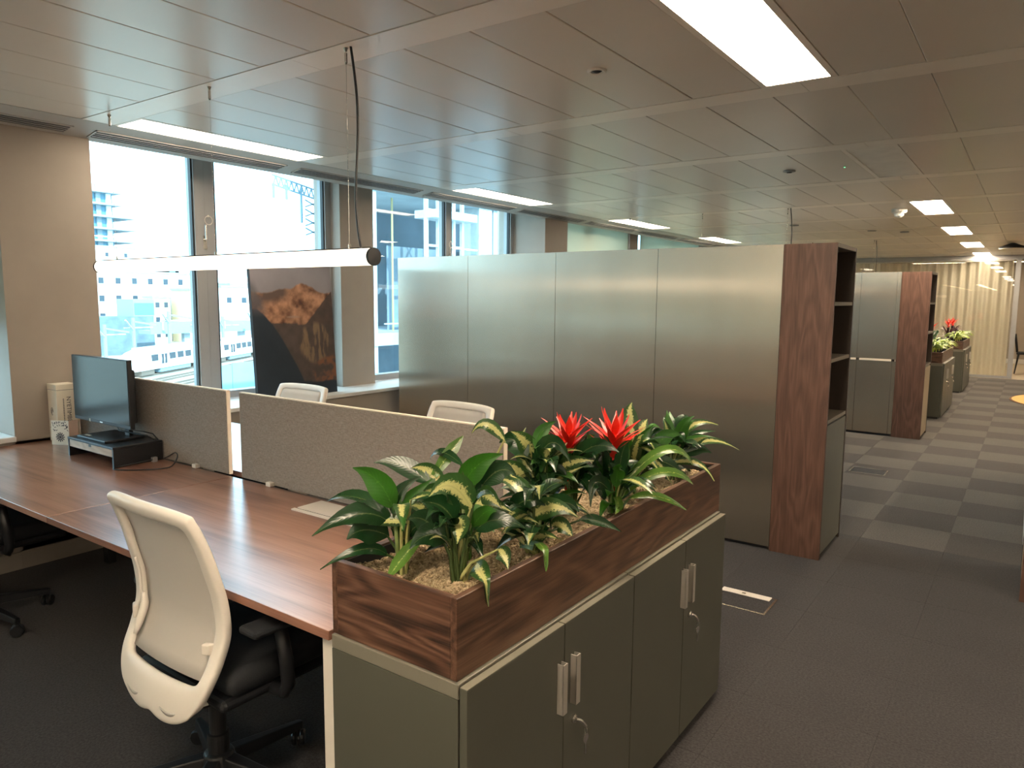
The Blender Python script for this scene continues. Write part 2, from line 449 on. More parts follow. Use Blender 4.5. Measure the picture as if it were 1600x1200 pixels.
for i, (a, b) in enumerate(blind_spots):
    bl = empty('roller_blind', (-4.97, (a+b)/2, 2.0), label='lowered pale roller blind behind the viewpoint, out of the picture' if b < 5 else 'lowered pale roller blind, %s of those visible above the long steel partition' % ('first', 'second', 'third', 'fourth')[sum(1 for q in blind_spots if 5 < q[1] < b)], cat='blind', group='roller blinds')
    zb = 1.45 if 0 < b < 2 else .85       # unseen one beside the viewpoint, added half way down to cut reflected sky
    P('fabric', bl, M['blind_fabric'], (-4.972, -4.968, a+.01, b-.01, zb, 2.64))
    P('bottom_bar', bl, M['aluminium_frame'], (-4.98, -4.96, a+.01, b-.01, zb-.025, zb))
    MB().tube([(0, a+.01-(a+b)/2, .66), (0, b-.01-(a+b)/2, .66)], .03, 10).build('roller', M['aluminium_frame'], bl)

sl = .0530/.30
gi = 0
for k in range(-2, 9):
    ys = 2.14+1.46*k; ye = ys+1.34
    zz = lambda x: 2.553-(-4.40-x)*sl
    gname = ['', '', 'far left above the beige column', 'above the railway window', 'beside the pier right of the railway window', 'above the window onto the scaffolded building', 'past the window onto the scaffolded building'][k+2+1] if k < 4 and k+3 < 7 else ''
    lab = ('slotted air diffuser in the sloping soffit, '+gname) if gname else ('slotted air diffuser in the sloping soffit, out of frame at the left' if k < 0 else 'slotted air diffuser in the sloping soffit, %s along the windows from the left' % {3: 'fifth', 4: 'sixth', 5: 'seventh', 6: 'eighth', 7: 'ninth', 8: 'tenth'}.get(k, 'last'))
    d = empty('air_diffuser', (-4.58, ys, zz(-4.58)), label=lab, cat='vent', group='slot air diffusers')
    b = MB(); xa, xb = -4.635, -4.515
    for x0_, x1_, ya_, yb_ in ((xa, xa+.012, ys, ye), (xb-.012, xb, ys, ye), (xa, xb, ys, ys+.012), (xa, xb, ye-.012, ye)):
        b.add([(x0_, ya_, zz(x0_)-.005), (x1_, ya_, zz(x1_)-.005), (x1_, yb_, zz(x1_)-.005), (x0_, yb_, zz(x0_)-.005), (x0_, ya_, zz(x0_)+.004), (x1_, ya_, zz(x1_)+.004), (x1_, yb_, zz(x1_)+.004), (x0_, yb_, zz(x0_)+.004)],
              [(0,3,2,1),(4,5,6,7),(0,1,5,4),(1,2,6,5),(2,3,7,6),(3,0,4,7)])
    b.build('frame', M['paint_grey'], d, org=d.location)
    p = MB(); p.add([(xa, ys, zz(xa)-.0015), (xb, ys, zz(xb)-.0015), (xb, ye, zz(xb)-.0015), (xa, ye, zz(xa)-.0015)], [(0, 3, 2, 1)]); p.build('slot_recess', M['slot_dark'], d, org=d.location)
    for q in range(3):
        xs = xa+.034+q*.026
        MB().box(xs-.0055, xs+.0055, ys+.012, ye-.012, zz(xs)-.006, zz(xs)-.002).build('slat', M['aluminium_frame'], d, org=d.location)

for nm, bx in (('wall_back', (-5.3, 6.2, -36.7, -36.5, -.2, 2.9)), ('wall_right', (6, 6.2, -36.5, 24, -.2, 2.9)), ('wall_far', (-5.3, 6.2, 23, 23.2, -.2, 2.9)), ('wall_side', (-5.3, -5.1, 18.36, 23, -.2, 2.9))):
    tag(MB().box(*bx).build(nm, M['wall_white' if nm in ('wall_back', 'wall_right') else 'paint_beige']), kind='structure')
tag(MB().box(-5.3, 6.2, -36.7, 23.2, 2.95, 3.1).build('roof_slab', M['concrete_grey']), kind='structure')
tag(MB().box(-5.1, 6, 18.3, 23, 2.6, 2.75).build('ceiling_back_room', M['paint_beige']), kind='structure')
tag(MB().box(-5.1, 6, 18.3, 23, -.2, -.002).build('floor_back_room', M['floor_pale']), kind='structure')
tag(MB().box(-5.1, 6, 22.985, 23, 0, .12).build('baseboard_far', M['sill_white']), kind='structure')

# glass wall with sheer curtain at the far end
gw = MB(); YG = 18.3
gw.box(-4.66, 6, YG, YG+.06, 2.46, 2.575); gw.box(-4.66, -.33, YG, YG+.06, 0, .05); gw.box(-.36, -.27, YG-.01, YG+.07, 0, 2.46); gw.box(.95, 6, YG, YG+.06, 0, 2.46)
glass_wall = gw.build('wall_glass', M['aluminium_frame']); tag(glass_wall, kind='structure')
for a, b in ((-4.66, -3.25), (-3.24, -1.80), (-1.79, -.36)):
    MB().box(a+.003, b-.003, YG+.026, YG+.034, .05, 2.46).build('pane', M['office_glass'], glass_wall)
cu = MB(); nn = 300; rows = (.004, 1.2, 2.44)
for r, z in enumerate(rows):
    for i in range(nn+1):
        x = -4.6+i*4.2/nn; ph = x*2*PI/.16
        cu.v.append((x, 18.62+.045*math.sin(ph+.9*math.sin(x*3.1))*(1.15-.3*r/2)+.02*math.sin(x*9), z))
for r in range(2):
    for i in range(nn): a = r*(nn+1)+i; cu.f.append((a, a+1, a+nn+2, a+nn+1))
co = empty('sheer_curtain', (-2.5, 18.62, 2.44), label='warm sheer curtain hanging in folds behind the far glass wall', cat='curtain')
cu.build('drape', M['curtain_sheer'], co, smooth=True, org=co.location)
P('curtain_rail', co, M['white_steel'], (-4.6, -.4, 18.59, 18.65, 2.445, 2.47))

# ================================================================ LIGHTS OF THE ROOM
def ceiling_light(c, k, lit, label, group):
    ya, yb = bays(k); xc = X0+(c+.5)*PW; yc = (ya+yb)/2
    t = empty('ceiling_light', (xc, yc, ZC), label=label, cat='ceiling light', group=group)
    w, l = .1375, .64; W2, L2 = PW/2-.0015, .661
    f = MB(); f.box(-W2, -w, -L2, L2, -.001, .02); f.box(w, W2, -L2, L2, -.001, .02); f.box(-w, w, -L2, -l, -.001, .02); f.box(-w, w, l, L2, -.001, .02)
    f.build('frame', M['ceiling_strip'], t)
    MB().box(-w, w, -l, l, .003, .015).build('diffuser', M['lamp_panel' if c > -10 else 'lamp_panel_dimmed'] if lit else M['diffuser_off'], t, bevel=.001)
    return t
ordn = ['nearest', 'second', 'third', 'fourth', 'fifth', 'sixth', 'seventh']
ci = wi = 0
for k in (-23, -21, -19, -17, -15, -13, -11, -9, -7, -5, -3, -1, 1, 3, 5, 7, 9, 11):
    if k in (-5, -7): continue
    if k == 3: ceiling_light(0, 3, False, 'unlit rectangular ceiling panel above the wood-ended partition', 'aisle ceiling lights')
    elif k < 1: ceiling_light(0, k, True, 'lit ceiling panel over the aisle behind the viewpoint', 'aisle ceiling lights')
    else:
        ceiling_light(0, k, True, 'large bright ceiling light panel at top right, the biggest one' if k == 1 else 'lit ceiling light panel over the aisle, %s of the small row leading to the curtain' % ['first', 'second', 'third', 'last'][ci-1], 'aisle ceiling lights'); ci += 1
    if k in (-1, -3): pass
    elif k < 1: ceiling_light(-10, k, True, 'lit ceiling panel by the windows behind the viewpoint', 'window-side ceiling lights')
    else:
        ceiling_light(-10, k, True, 'lit ceiling light panel along the windows, %s from the left' % ordn[wi], 'window-side ceiling lights'); wi += 1
    if k <= -9:  # extra lit columns added to feed the bright band mirrored in the steel
        for c in (-5, 5): ceiling_light(c, k, True, 'unseen ceiling panel added in the far rear to strengthen the band reflected in the steel', 'added rear ceiling lights')
    ceiling_light(10, k, True, 'lit ceiling panel in the right half of the office, out of sight', 'right-hand ceiling lights')

for i, (x, y) in enumerate(((-3.2, 20.2), (-1.0, 20.2), (1.2, 20.2), (-2.1, 22), (.1, 22))):  # unseen panels added to brighten the room behind the curtain
    t = empty('ceiling_light', (x, y, 2.6), label='ceiling light added in the back room to brighten it behind the curtain, %s from the left' % ('first', 'third', 'fifth', 'second', 'fourth')[i], cat='ceiling light', group='added back room ceiling lights')
    f = MB(); f.box(-.62, -.6, -.15, .15, -.02, 0); f.box(.6, .62, -.15, .15, -.02, 0); f.box(-.6, .6, -.15, -.137, -.02, 0); f.box(-.6, .6, .137, .15, -.02, 0); f.build('frame', M['ceiling_strip'], t)
    MB().box(-.6, .6, -.137, .137, -.016, -.002).build('diffuser', M['lamp_panel_back'], t)
def pendant(y, xr, xl, ax, label, cord):
    z = 1.74; L_ = xr-xl
    t = empty('pendant_tube_light', ((xr+xl)/2, y, z), label=label, cat='pendant light', group='tube pendant lights')
    MB().tube([(-L_/2+.012, 0, 0), (L_/2-.012, 0, 0)], .034, 24).build('tube', M['lamp_tube'], t, smooth=True)
    for s in (-1, 1):
        MB().lathe([(.0, 0), (.035, 0), (.036, .006*s), (.036, .012*s), (.001, .0135*s)], (s*(L_/2-.0125), 0, 0), 28, 'x').build('end_cap', M['black_plastic'], t)
    MB().tube([(-L_/2+.02, 0, .0352), (L_/2-.02, 0, .0352)], .004, 6).build('spine', M['black_metal'], t)
    for i, a in enumerate(ax):
        xo = a-(xr+xl)/2
        MB().tube([(xo, 0, .034), (xo, 0, ZC-z-.05)], .0009, 5).build('suspension_wire', M['chrome'], t)
        MB().lathe([(.004, ZC-z-.062), (.0065, ZC-z-.055), (.0065, ZC-z-.022), (.0045, ZC-z-.016), (.010, ZC-z-.002), (.010, ZC-z)], (xo, 0, 0), 10).build('wire_gripper', M['chrome'], t)
        MB().lathe([(.002, .034), (.005, .036), (.005, .05), (.002, .055)], (xo, 0, 0), 8).build('wire_anchor', M['chrome'], t)
    if cord:
        xo = ax[-1]-(xr+xl)/2; pts = []
        for q in range(25):
            u = q/24; pts.append((xo+.028+.055*u**1.6+.012*math.sin(u*6), .012*math.sin(u*5), (ZC-z)*(1-u)+.034*u))
        MB().tube(pts, .005, 8).build('power_cord', M['black_plastic'], t, smooth=True)
    return t
pendant(2.05, -2.135, -4.375, (-4.17, -3.22, -2.28), 'white glowing tube pendant light hanging over the near desks', True)
pendant(8.10, -2.0, -4.24, (-4.05, -3.14, -2.20), 'tube pendant light hidden behind the steel partition, thin wires showing', True)
for yy, xx in ((-4.0, -2.1), (-4.0, 3.9), (2.05, 3.9), (8.1, 3.9), (-10, 3.9), (-10, -2.1)):  # unseen pendants added to throw more light on the ceiling
    pendant(yy, xx, xx-2.24, (xx-2.0, xx-1.1, xx-.15), 'unseen tube pendant light added outside the picture to brighten the ceiling', False)
pendant(13.0, -1.98, -4.2, (-4.0, -3.1, -2.16), 'tube pendant light beyond the second partition, thin wires showing', True)

def disc(name, x, y, prof, mat, label, cat, inner=None):
    t = empty(name, (x, y, ZC), label=label, cat=cat)
    MB().lathe(prof, n=28).build('rim', M[mat], t, smooth=False)
    if inner: MB().lathe(inner[0], n=20).build('sensor', M[inner[1]], t)
    return t
disc('ceiling_sensor', -1.60, 2.85, [(.03, .002), (.042, 0), (.042, -.006), (.036, -.010), (.027, -.008), (.026, .0)], 'white_plastic', 'round white recessed sensor in the ceiling left of the big light', 'sensor', ([(.022, .0), (.022, -.004), (.012, -.010), (.002, -.011)], 'black_plastic'))
disc('ceiling_sensor', -1.58, 5.80, [(.03, .002), (.044, 0), (.044, -.008), (.03, -.011), (.001, -.011)], 'aluminium_frame', 'small grey ceiling sensor above the partition', 'sensor', ([(.018, -.010), (.018, -.016), (.001, -.018)], 'black_plastic'))
disc('smoke_detector', -1.20, 5.84, [(.012, .0), (.012, -.003), (.001, -.004)], 'white_plastic', 'tiny ceiling indicator with a green light', 'indicator', ([(.005, -.003), (.005, -.006), (.001, -.007)], 'led_green'))
disc('dome_detector', -1.24, 8.79, [(.02, .0), (.075, .0), (.075, -.03), (.06, -.045), (.05, -.045)], 'white_plastic', 'white dome detector on the ceiling near the small light row', 'detector', ([(.05, -.044), (.045, -.07), (.025, -.085), (.001, -.09)], 'sill_white'))
disc('ceiling_speaker', -.36, 14.7, [(.03, 0), (.06, -.01), (.19, -.06), (.20, -.085), (.001, -.085)], 'black_plastic', 'black round ceiling unit at the far right near the curtain', 'ceiling unit', ([(.19, -.086), (.19, -.095), (.001, -.096)], 'white_plastic'))
for i, (x, y) in enumerate(((-2.6, 9.9), (-1.9, 11.2), (-1.55, 11.6))):
    disc('ceiling_sensor', x, y, [(.05, .0), (.06, -.004), (.05, -.014), (.001, -.016)], 'aluminium_frame', 'distant dark ceiling disc, %s from the left' % ('first', 'second', 'third')[i], 'sensor')

# ================================================================ FURNITURE
# ---- desks
ZD = .73
def desk(x0, x1, y0, y1, label, legs):
    t = empty('desk', ((x0+x1)/2, (y0+y1)/2, 0), label=label, cat='desk', group='walnut bench desks')
    P('desktop', t, M['walnut_desk'], (x0+.0015, x1-.0015, y0, y1, ZD-.026, ZD), bevel=.0015)
    yf = y0+.05 if y0 < 2 else y1-.10
    P('beam', t, M['black_metal'], (x0+.06, x1-.06, (y0+y1)/2-.03, (y0+y1)/2+.03, ZD-.085, ZD-.027))
    for lx in legs:
        for ly in ((y0+.02, y1-.075) if lx > -4 else (y0+.02 if y0 < 2 else y1-.075,)):
            P('leg', t, M['white_steel'], (lx-.024, lx+.024, ly, ly+.055, .012, ZD-.027), bevel=.003)
            P('foot', t, M['black_plastic'], (lx-.018, lx+.018, ly+.008, ly+.047, 0, .012))
        if lx > -4: P('leg_rail', t, M['white_steel'], (lx-.024, lx+.024, y0+.075, y1-.075, ZD-.072, ZD-.027))
    return t
desk(-3.035, -1.405, 1.172, 1.972, 'walnut desk nearest the planter, with a white cable flap', (-1.433,))
desk(-4.665, -3.035, 1.172, 1.972, 'walnut desk at left carrying the monitor, against the beige column', (-4.62,))
desk(-3.035, -1.405, 2.052, 2.852, 'walnut desk behind the long fabric screen, white chair pushed up to it', (-1.433,))
desk(-4.665+.03, -3.035, 2.052, 2.852, 'walnut desk behind the short fabric screen, by the window', (-4.59,))
t = empty('cable_spine', (-3.0, 2.012, 0), label='black cable spine in the gap between the desk rows', cat='cable tray')
P('tray', t, M['black_metal'], (-4.6, -1.45, 1.978, 2.046, .56, .70)); P('post', t, M['black_metal'], (-1.62, -1.56, 1.99, 2.034, 0, .56)); P('post', t, M['black_metal'], (-4.4, -4.34, 1.99, 2.034, 0, .56)); P('post', t, M['black_metal'], (-3.1, -3.04, 1.99, 2.034, 0, .56))

def screen(x0, x1, label, clips):
    t = empty('desk_screen', ((x0+x1)/2, 1.993, ZD), label=label, cat='desk screen', group='taupe desk screens')
    P('fabric_panel', t, M['screen_fabric'], (x0+.003, x1-.003, 1.981, 2.005, ZD+.003, 1.134), bevel=.003)
    P('edge_trim', t, M['screen_trim'], (x0, x1, 1.9835, 2.0025, 1.1335, 1.138), (x0, x0+.0035, 1.9835, 2.0025, ZD+.003, 1.1335), (x1-.0035, x1, 1.9835, 2.0025, ZD+.003, 1.1335))
    for c in clips:
        P('clip', t, M['white_plastic'], (c-.018, c+.018, 1.957, 1.983, ZD, ZD+.02), bevel=.004)
screen(-4.58, -3.072, 'shorter-looking taupe fabric screen behind the monitor', (-3.335, -4.3))
screen(-2.972, -1.446, 'long taupe fabric desk screen behind the plants', (-2.74, -1.72))

# cable flap on the near desk
t = empty('cable_flap', (-2.17, 1.87, ZD), label='white cable access flap set in the near desk', cat='cable flap')
P('lid', t, M['white_plastic'], (-2.36, -1.98, 1.822, 1.945, ZD, ZD+.006), bevel=.001)
P('rim', t, M['white_plastic'], (-2.365, -1.975, 1.795, 1.812, ZD, ZD+.005))
P('slot', t, M['black_plastic'], (-2.36, -1.98, 1.812, 1.822, ZD, ZD+.002))

# ---- monitor riser, monitor, tin, card
ZR = .832
t = empty('monitor_riser', (-3.89, 1.85, ZD), label='black monitor stand with a pale wood drawer on the left desk', cat='monitor stand')
P('top', t, M['black_plastic'], (-4.13, -3.645, 1.72, 1.972, ZR-.012, ZR), bevel=.002)
P('side_panel', t, M['black_plastic'], (-4.13, -4.118, 1.722, 1.972, ZD, ZR-.012)); P('side_panel', t, M['black_plastic'], (-3.657, -3.645, 1.722, 1.972, ZD, ZR-.012))
P('bottom_shelf', t, M['black_plastic'], (-4.118, -3.657, 1.735, 1.97, .776, .781))
dr = P('drawer', t, M['drawer_oak'], (-4.115, -3.660, 1.724, 1.736, .782, ZR-.014), bevel=.001)
dr['label'] = 'pale wood drawer front'
MB().box(-.012, .012, -.1272, -.1255, .075, .0875).build('finger_notch', M['black_plastic'], t)
t = empty('monitor', (-4.02, 1.87, ZR), label='black flat monitor standing on the riser, screen switched off', cat='monitor')
P('base_plate', t, M['black_plastic'], (-4.075, -3.775, 1.745, 1.945, ZR, ZR+.012), bevel=.003)
P('stand_neck', t, M['black_plastic'], (-3.865, -3.815, 1.89, 1.912, ZR+.012, 1.05), bevel=.004)
b = P('bezel', t, M['black_plastic'], (-4.335, -3.722, 1.852, 1.876, .893, 1.252), bevel=.003)
P('back_shell', t, M['black_plastic'], (-4.22, -3.74, 1.874, 1.90, .92, 1.20), bevel=.01)
P('display', t, M['monitor_glass'], (-4.329, -3.728, 1.8500, 1.8525, .912, 1.247))
P('logo', t, M['chrome'], (-4.045, -4.015, 1.8508, 1.8522, .899, .905)); P('sticker', t, M['cream_card'], (-4.165, -4.152, 1.8508, 1.8522, .893, .91))
P('sticker', t, M['cream_card'], (-4.05, -3.995, 1.77, 1.785, ZR+.012, ZR+.0125))
for k, (dy, dz) in enumerate(((0, 0), (.02, .03))):
    pts = [(-3.99+k*.24, 1.9, .91+dz), (-3.88+k*.16, 1.87-k*.02, .872+dz*.8), (-3.79+k*.1, 1.90, .862+dz*.7), (-3.70+k*.025, 1.92+dy, .858+dz*.3), (-3.672+k*.02, 1.945+dy*.5, .836)]
    sp = []
    for i in range(len(pts)-1):
        for u in (0, .33, .66): sp.append(Vector(pts[i]).lerp(Vector(pts[i+1]), u))
    sp.append(pts[-1])
    MB().tube(sp, .0035, 6).build('cable', M['black_plastic'], t, smooth=True, org=t.location)
c = empty('power_cable', (-3.5, 1.84, ZD), label='black cable looping on the desk beside the monitor stand', cat='cable')
pts = [(-3.625, 1.915, ZD+.012), (-3.632, 1.82, ZD+.008), (-3.632, 1.735, ZD+.004), (-3.595, 1.70, ZD+.004), (-3.50, 1.76, ZD+.004), (-3.44, 1.84, ZD+.004), (-3.415, 1.89, ZD+.012), (-3.43, 1.93, ZD+.05), (-3.475, 1.945, ZD+.062), (-3.53, 1.945, ZD+.04), (-3.60, 1.94, ZD+.01)]
sp = []
for i in range(len(pts)-1):
    p0, p1, p2, p3 = (Vector(pts[max(0, min(len(pts)-1, i+q))]) for q in (-1, 0, 1, 2))
    for u in (0, .25, .5, .75): sp.append(.5*((2*p1)+(p2-p0)*u+(2*p0-5*p1+4*p2-p3)*u*u+(3*p1-p0-3*p2+p3)*u**3))
MB().tube(sp, .0032, 6).build('lead', M['black_plastic'], c, smooth=True, org=c.location)
MB().box(-3.638, -3.616, 1.905, 1.928, ZD, ZD+.024).build('plug', M['aluminium_frame'], c, org=c.location)

def text(s, size, mat, parent, loc, rot, name='lettering'):
    cu = bpy.data.curves.new('lettering', 'FONT'); cu.body = s; cu.size = size; cu.extrude = .0003
    tmp = bpy.data.objects.new('tmp', cu); COL.objects.link(tmp); bpy.context.view_layer.update()
    me = bpy.data.meshes.new_from_object(tmp.evaluated_get(bpy.context.evaluated_depsgraph_get()))
    bpy.data.objects.remove(tmp); me.materials.clear(); me.materials.append(mat)
    o = bpy.data.objects.new(name, me); COL.objects.link(o); o.parent = parent; o.location = loc; o.rotation_euler = rot; return o
tin = empty('gift_carton', (-4.60, 1.905, ZD), label='tall cream bottle carton with a lid and vertical lettering', cat='carton')
w = .0575
MB().box(-w, w, -w, w, 0, .30).build('body', M['carton_cream'], tin, bevel=.002)
MB().box(-w-.001, w+.001, -w-.001, w+.001, .302, .334).build('lid', M['carton_cream'], tin, bevel=.002)
MB().box(-w+.002, w-.002, -w+.002, w-.002, .2995, .3025).build('lid_gap', M['ink'], tin)
text('NYETIMBER', .033, M['ink'], tin, (w+.0006, -.004, .262), (PI/2, PI/2, PI/2))
m = MB()
for q in range(15): m.box(w, w+.0006, -.024+.0, -.018, .245-q*.0095, .2505-q*.0095)
m.build('small_print', M['ink'], tin)
m = MB(); pts = [(.012*math.cos(a)-.008, -w-.0006, .175+.022*math.sin(a)) for a in np.linspace(-.2, 2*PI-.9, 22)]; m.tube(pts, .0012, 5, False); m.tube([(p[0]*.55-.004, p[1], .175+(p[2]-.175)*.5) for p in pts], .001, 5, False); m.build('emblem', M['ink'], tin)
m = MB()
for q in range(7): m.box(-.046+q*.011, -.038+q*.011, -w-.0006, -w, .076, .079)
m.build('small_print', M['ink'], tin)
card = empty('greeting_card', (-4.455, 1.82, ZD), label='small cream greeting card with a floral print in front of the carton', cat='card')
card.rotation_euler = (0, 0, math.radians(28))
MB().box(-.055, .055, -.0008, .0008, 0, .14).build('front_leaf', M['cream_card'], card)
r2 = MB().add([(.055, 0, 0), (.068, .055, 0), (.068, .055, .14), (.055, 0, .14), (.0565, .0, 0), (.0695, .055, 0), (.0695, .055, .14), (.0565, 0, .14)], [(0,1,2,3),(7,6,5,4),(0,4,5,1),(1,5,6,2),(2,6,7,3),(3,7,4,0)]); r2.build('back_leaf', M['card_pink'], card)
m = MB(); random.seed(3)
for q in range(12):
    a = q*PI/6; m.obox((.0+.019*math.cos(a), -.0011, .045+.019*math.sin(a)), (.0085*math.cos(a), 0, .0085*math.sin(a)), (0, .0003, 0), (-.0032*math.sin(a), 0, .0032*math.cos(a)))
m.lathe([(.001, -.0015), (.009, -.0015), (.009, -.0009), (.001, -.0009)], (0, 0, .045), 14, 'y')
for q in range(34):
    a = random.uniform(0, 2*PI); x, z = random.uniform(-.048, .048), random.uniform(.08, .132)
    if abs(x) < .02 and z < .11: continue
    m.obox((x, -.0011, z), (.006*math.cos(a), 0, .006*math.sin(a)), (0, .0003, 0), (-.0018*math.sin(a), 0, .0018*math.cos(a)))
m.build('floral_print', M['ink'], card)

# ---- cabinets with doors, planter box
def cabinet(y0, name_label, z1=.757, xf=-.918, xb=-1.345, group='olive low cabinets', far=False):
    t = empty('low_cabinet', ((xf+xb)/2, y0+.4, 0), label=name_label, cat='cabinet', group=group)
    P('body', t, M['cabinet_paint'], (xb, xf-.024, y0, y0+.8, .025, z1-.035), bevel=.001)
    P('top_panel', t, M['cabinet_top'], (xb, xf-.024, y0, y0+.8, z1-.034, z1), bevel=.0015)
    P('plinth', t, M['black_plastic'], (xb+.01, xf-.04, y0+.005, y0+.795, 0, .025))
    for i in (0, 1):
        a = y0+.0015+i*.4; b = a+.397
        d = empty('door', (xf, (a+b)/2, .38)); d.parent = t; d.location = Vector((xf, (a+b)/2, .38))-t.location
        P('leaf', d, M['cabinet_paint'], (xf-.021, xf, a, b, .03, z1-.006), bevel=.0015)
        P('edge_band', d, M['cabinet_top'], (xf-.0205, xf-.0005, a+.001, b-.001, z1-.0065, z1-.005))
        yh = b-.022 if i == 0 else a+.040
        P('handle', d, M['brushed_pull'], (xf+.016, xf+.019, yh-.010, yh+.010, .522, .657), (xf, xf+.018, yh+.0075, yh+.010, .522, .657), (xf, xf+.018, yh-.010, yh-.0075, .522, .657))
        if i == 1:
            yl = a+.048; k = MB()
            k.lathe([(.001, .0), (.0115, 0), (.0115, .006), (.008, .010), (.001, .010)], (xf, yl, .470), 16, 'x'); k.build('lock', M['chrome'], d, org=wloc(d))
            k = MB(); arc = [(xf+.010+.002*q, yl+.003*q, .470-.0004*q*q) for q in range(9)]; k.tube(arc, .0045, 6)
            ex, ey, ez = arc[-1]; k.tube([(ex+.004*math.cos(u), ey, ez-.012+.009*math.sin(u)) for u in np.linspace(0, 2*PI, 11)], .0012, 5, False)
            k.lathe([(.001, -.0015), (.013, -.0015), (.013, .0015), (.001, .0015)], (ex, ey, ez-.034), 12, 'x'); k.box(ex-.001, ex+.001, ey-.0035, ey+.0035, ez-.078, ez-.044)
            k.build('key', M['chrome'], d, org=wloc(d))
    return t
cabinet(1.13, 'olive two-door low cabinet at the front, nearest the viewer')
cabinet(1.932, 'olive two-door low cabinet under the far half of the near planter')

def planter(x0, x1, y0, y1, z0, z1, label):
    t = empty('planter_box', ((x0+x1)/2, (y0+y1)/2, z0), label=label, cat='planter', group='walnut planter boxes')
    th = .018
    P('side_panel', t, M['walnut_box_y'], (x1-th, x1, y0, y1, z0, z1), bevel=.0015); P('side_panel', t, M['walnut_box_y'], (x0, x0+th, y0, y1, z0, z1), bevel=.0015)
    P('end_panel', t, M['walnut_box_x'], (x0+th, x1-th, y0, y0+th, z0, z1), bevel=.0015); P('end_panel', t, M['walnut_box_x'], (x0+th, x1-th, y1-th, y1, z0, z1), bevel=.0015)
    a, b, c, d = x0+th, x1-th, y0+th, y1-th; q = .004; zt = z1-.006
    P('liner', t, M['liner'], (a, a+q, c, d, z0, zt), (b-q, b, c, d, z0, zt), (a, b, c, c+q, z0, zt), (a, b, d-q, d, z0, zt), (a, b, c, d, z0, z0+.01))
    return t, (a+q, b-q, c+q, d-q)
pt, (gx0, gx1, gy0, gy1) = planter(-1.348, -.951, 1.137, 2.745, .758, .944, 'long walnut planter box on the near cabinets, full of plants')
rng = np.random.default_rng(5)
g = MB(); nx, ny = 40, 150
for j in range(ny+1):
    for i in range(nx+1):
        x = gx0+(gx1-gx0)*i/nx; y = gy0+(gy1-gy0)*j/ny
        g.v.append((x, y, .905+.009*math.sin(x*21+1)*math.sin(y*9)+.006*math.sin(y*31+x*17)+.003*rng.normal()))
g.f = [(j*(nx+1)+i, j*(nx+1)+i+1, (j+1)*(nx+1)+i+1, (j+1)*(nx+1)+i) for j in range(ny) for i in range(nx)]
go = g.build('gravel', M['gravel'], pt, org=pt.location); tag(go, kind='stuff')
m = MB()
for q in range(6500):
    near = q < 4000
    x = rng.uniform(gx0+.004, gx1-.004); y = rng.uniform(gy0+.004, 1.75 if near else gy1-.004); r = rng.uniform(.0018, .0042)
    z = .9055+.009*math.sin(x*21+1)*math.sin(y*9)+.006*math.sin(y*31+x*17)+.002
    e = rng.uniform(.6, 1.3, 6)*r
    m.add([(x+e[0], y, z), (x, y+e[1], z), (x-e[2], y, z), (x, y-e[3], z), (x, y, z+e[4]), (x, y, z-e[5])], [(0,1,4),(1,2,4),(2,3,4),(3,0,4),(1,0,5),(2,1,5),(3,2,5),(0,3,5)])
tag(m.build('gravel_grains', M['gravel'], pt, org=pt.location), kind='stuff')

# ---- storage partition walls (steel-clad, walnut end with open shelves)
def partition(y0, xs, label, split=None, lowdoor='bin_door'):
    xw0, xw1 = -1.257, -.957; H_ = 1.92; dp = .58
    t = empty('storage_partition', ((xs[0]+xw1)/2, y0+dp/2, 0), label=label, cat='partition', group='steel and walnut storage partitions')
    P('carcass', t, M['shelf_dark'], (xs[0], xw0-.02, y0+.021, y0+dp, .06, H_-.002)); P('plinth', t, M['black_plastic'], (xs[0]+.02, xw1-.02, y0+.03, y0+dp-.03, 0, .06))
    for a, b in zip(xs[:-1], xs[1:]):
        if split is None or b < -2.6: P('steel_panel', t, M['brushed_steel'], (a+.0012, b-.0012, y0, y0+.02, .025, H_), bevel=.001)
        else:
            P('steel_panel', t, M['brushed_steel'], (a+.0012, b-.0012, y0, y0+.02, split+.012, H_), bevel=.001)
            d = P('steel_door', t, M['brushed_steel'], (a+.0012, b-.0012, y0, y0+.02, .03, split-.014), bevel=.001)
            P('pull_rail', t, M['screen_trim'], (a+.03, b-.01, y0-.012, y0+.01, split-.012, split+.010))
    P('end_panel', t, M['walnut_upright'], (xw0, xw1, y0-.001, y0+.024, .0, H_), bevel=.001)
    P('back_panel', t, M['shelf_dark'], (xw0-.02, xw0, y0+.024, y0+dp, .0, H_))
    P('rear_panel', t, M['shelf_dark'], (xw0, xw1, y0+dp-.024, y0+dp, .0, H_))
    P('top_panel', t, M['shelf_edge'], (xw0, xw1, y0+.024, y0+dp-.024, H_-.024, H_))
    for z in (1.575, 1.235, .862): P('shelf', t, M['shelf_edge'], (xw0, xw1-.004, y0+.0245, y0+dp-.0245, z-.022, z))
    P('bookcase_door', t, M[lowdoor], (xw1-.022, xw1-.003, y0+.026, y0+dp-.026, .03, .828), bevel=.001)
    return t
partition(4.59, (-4.50, -3.72, -2.889, -2.079, -1.258), 'long brushed steel partition with walnut bookcase end, in the centre')
partition(9.45, (-4.50, -3.6, -2.48, -1.68, -1.30, -1.258), 'second steel partition with walnut bookcase end, farther down the aisle', split=.90, lowdoor='bin_door_lit')
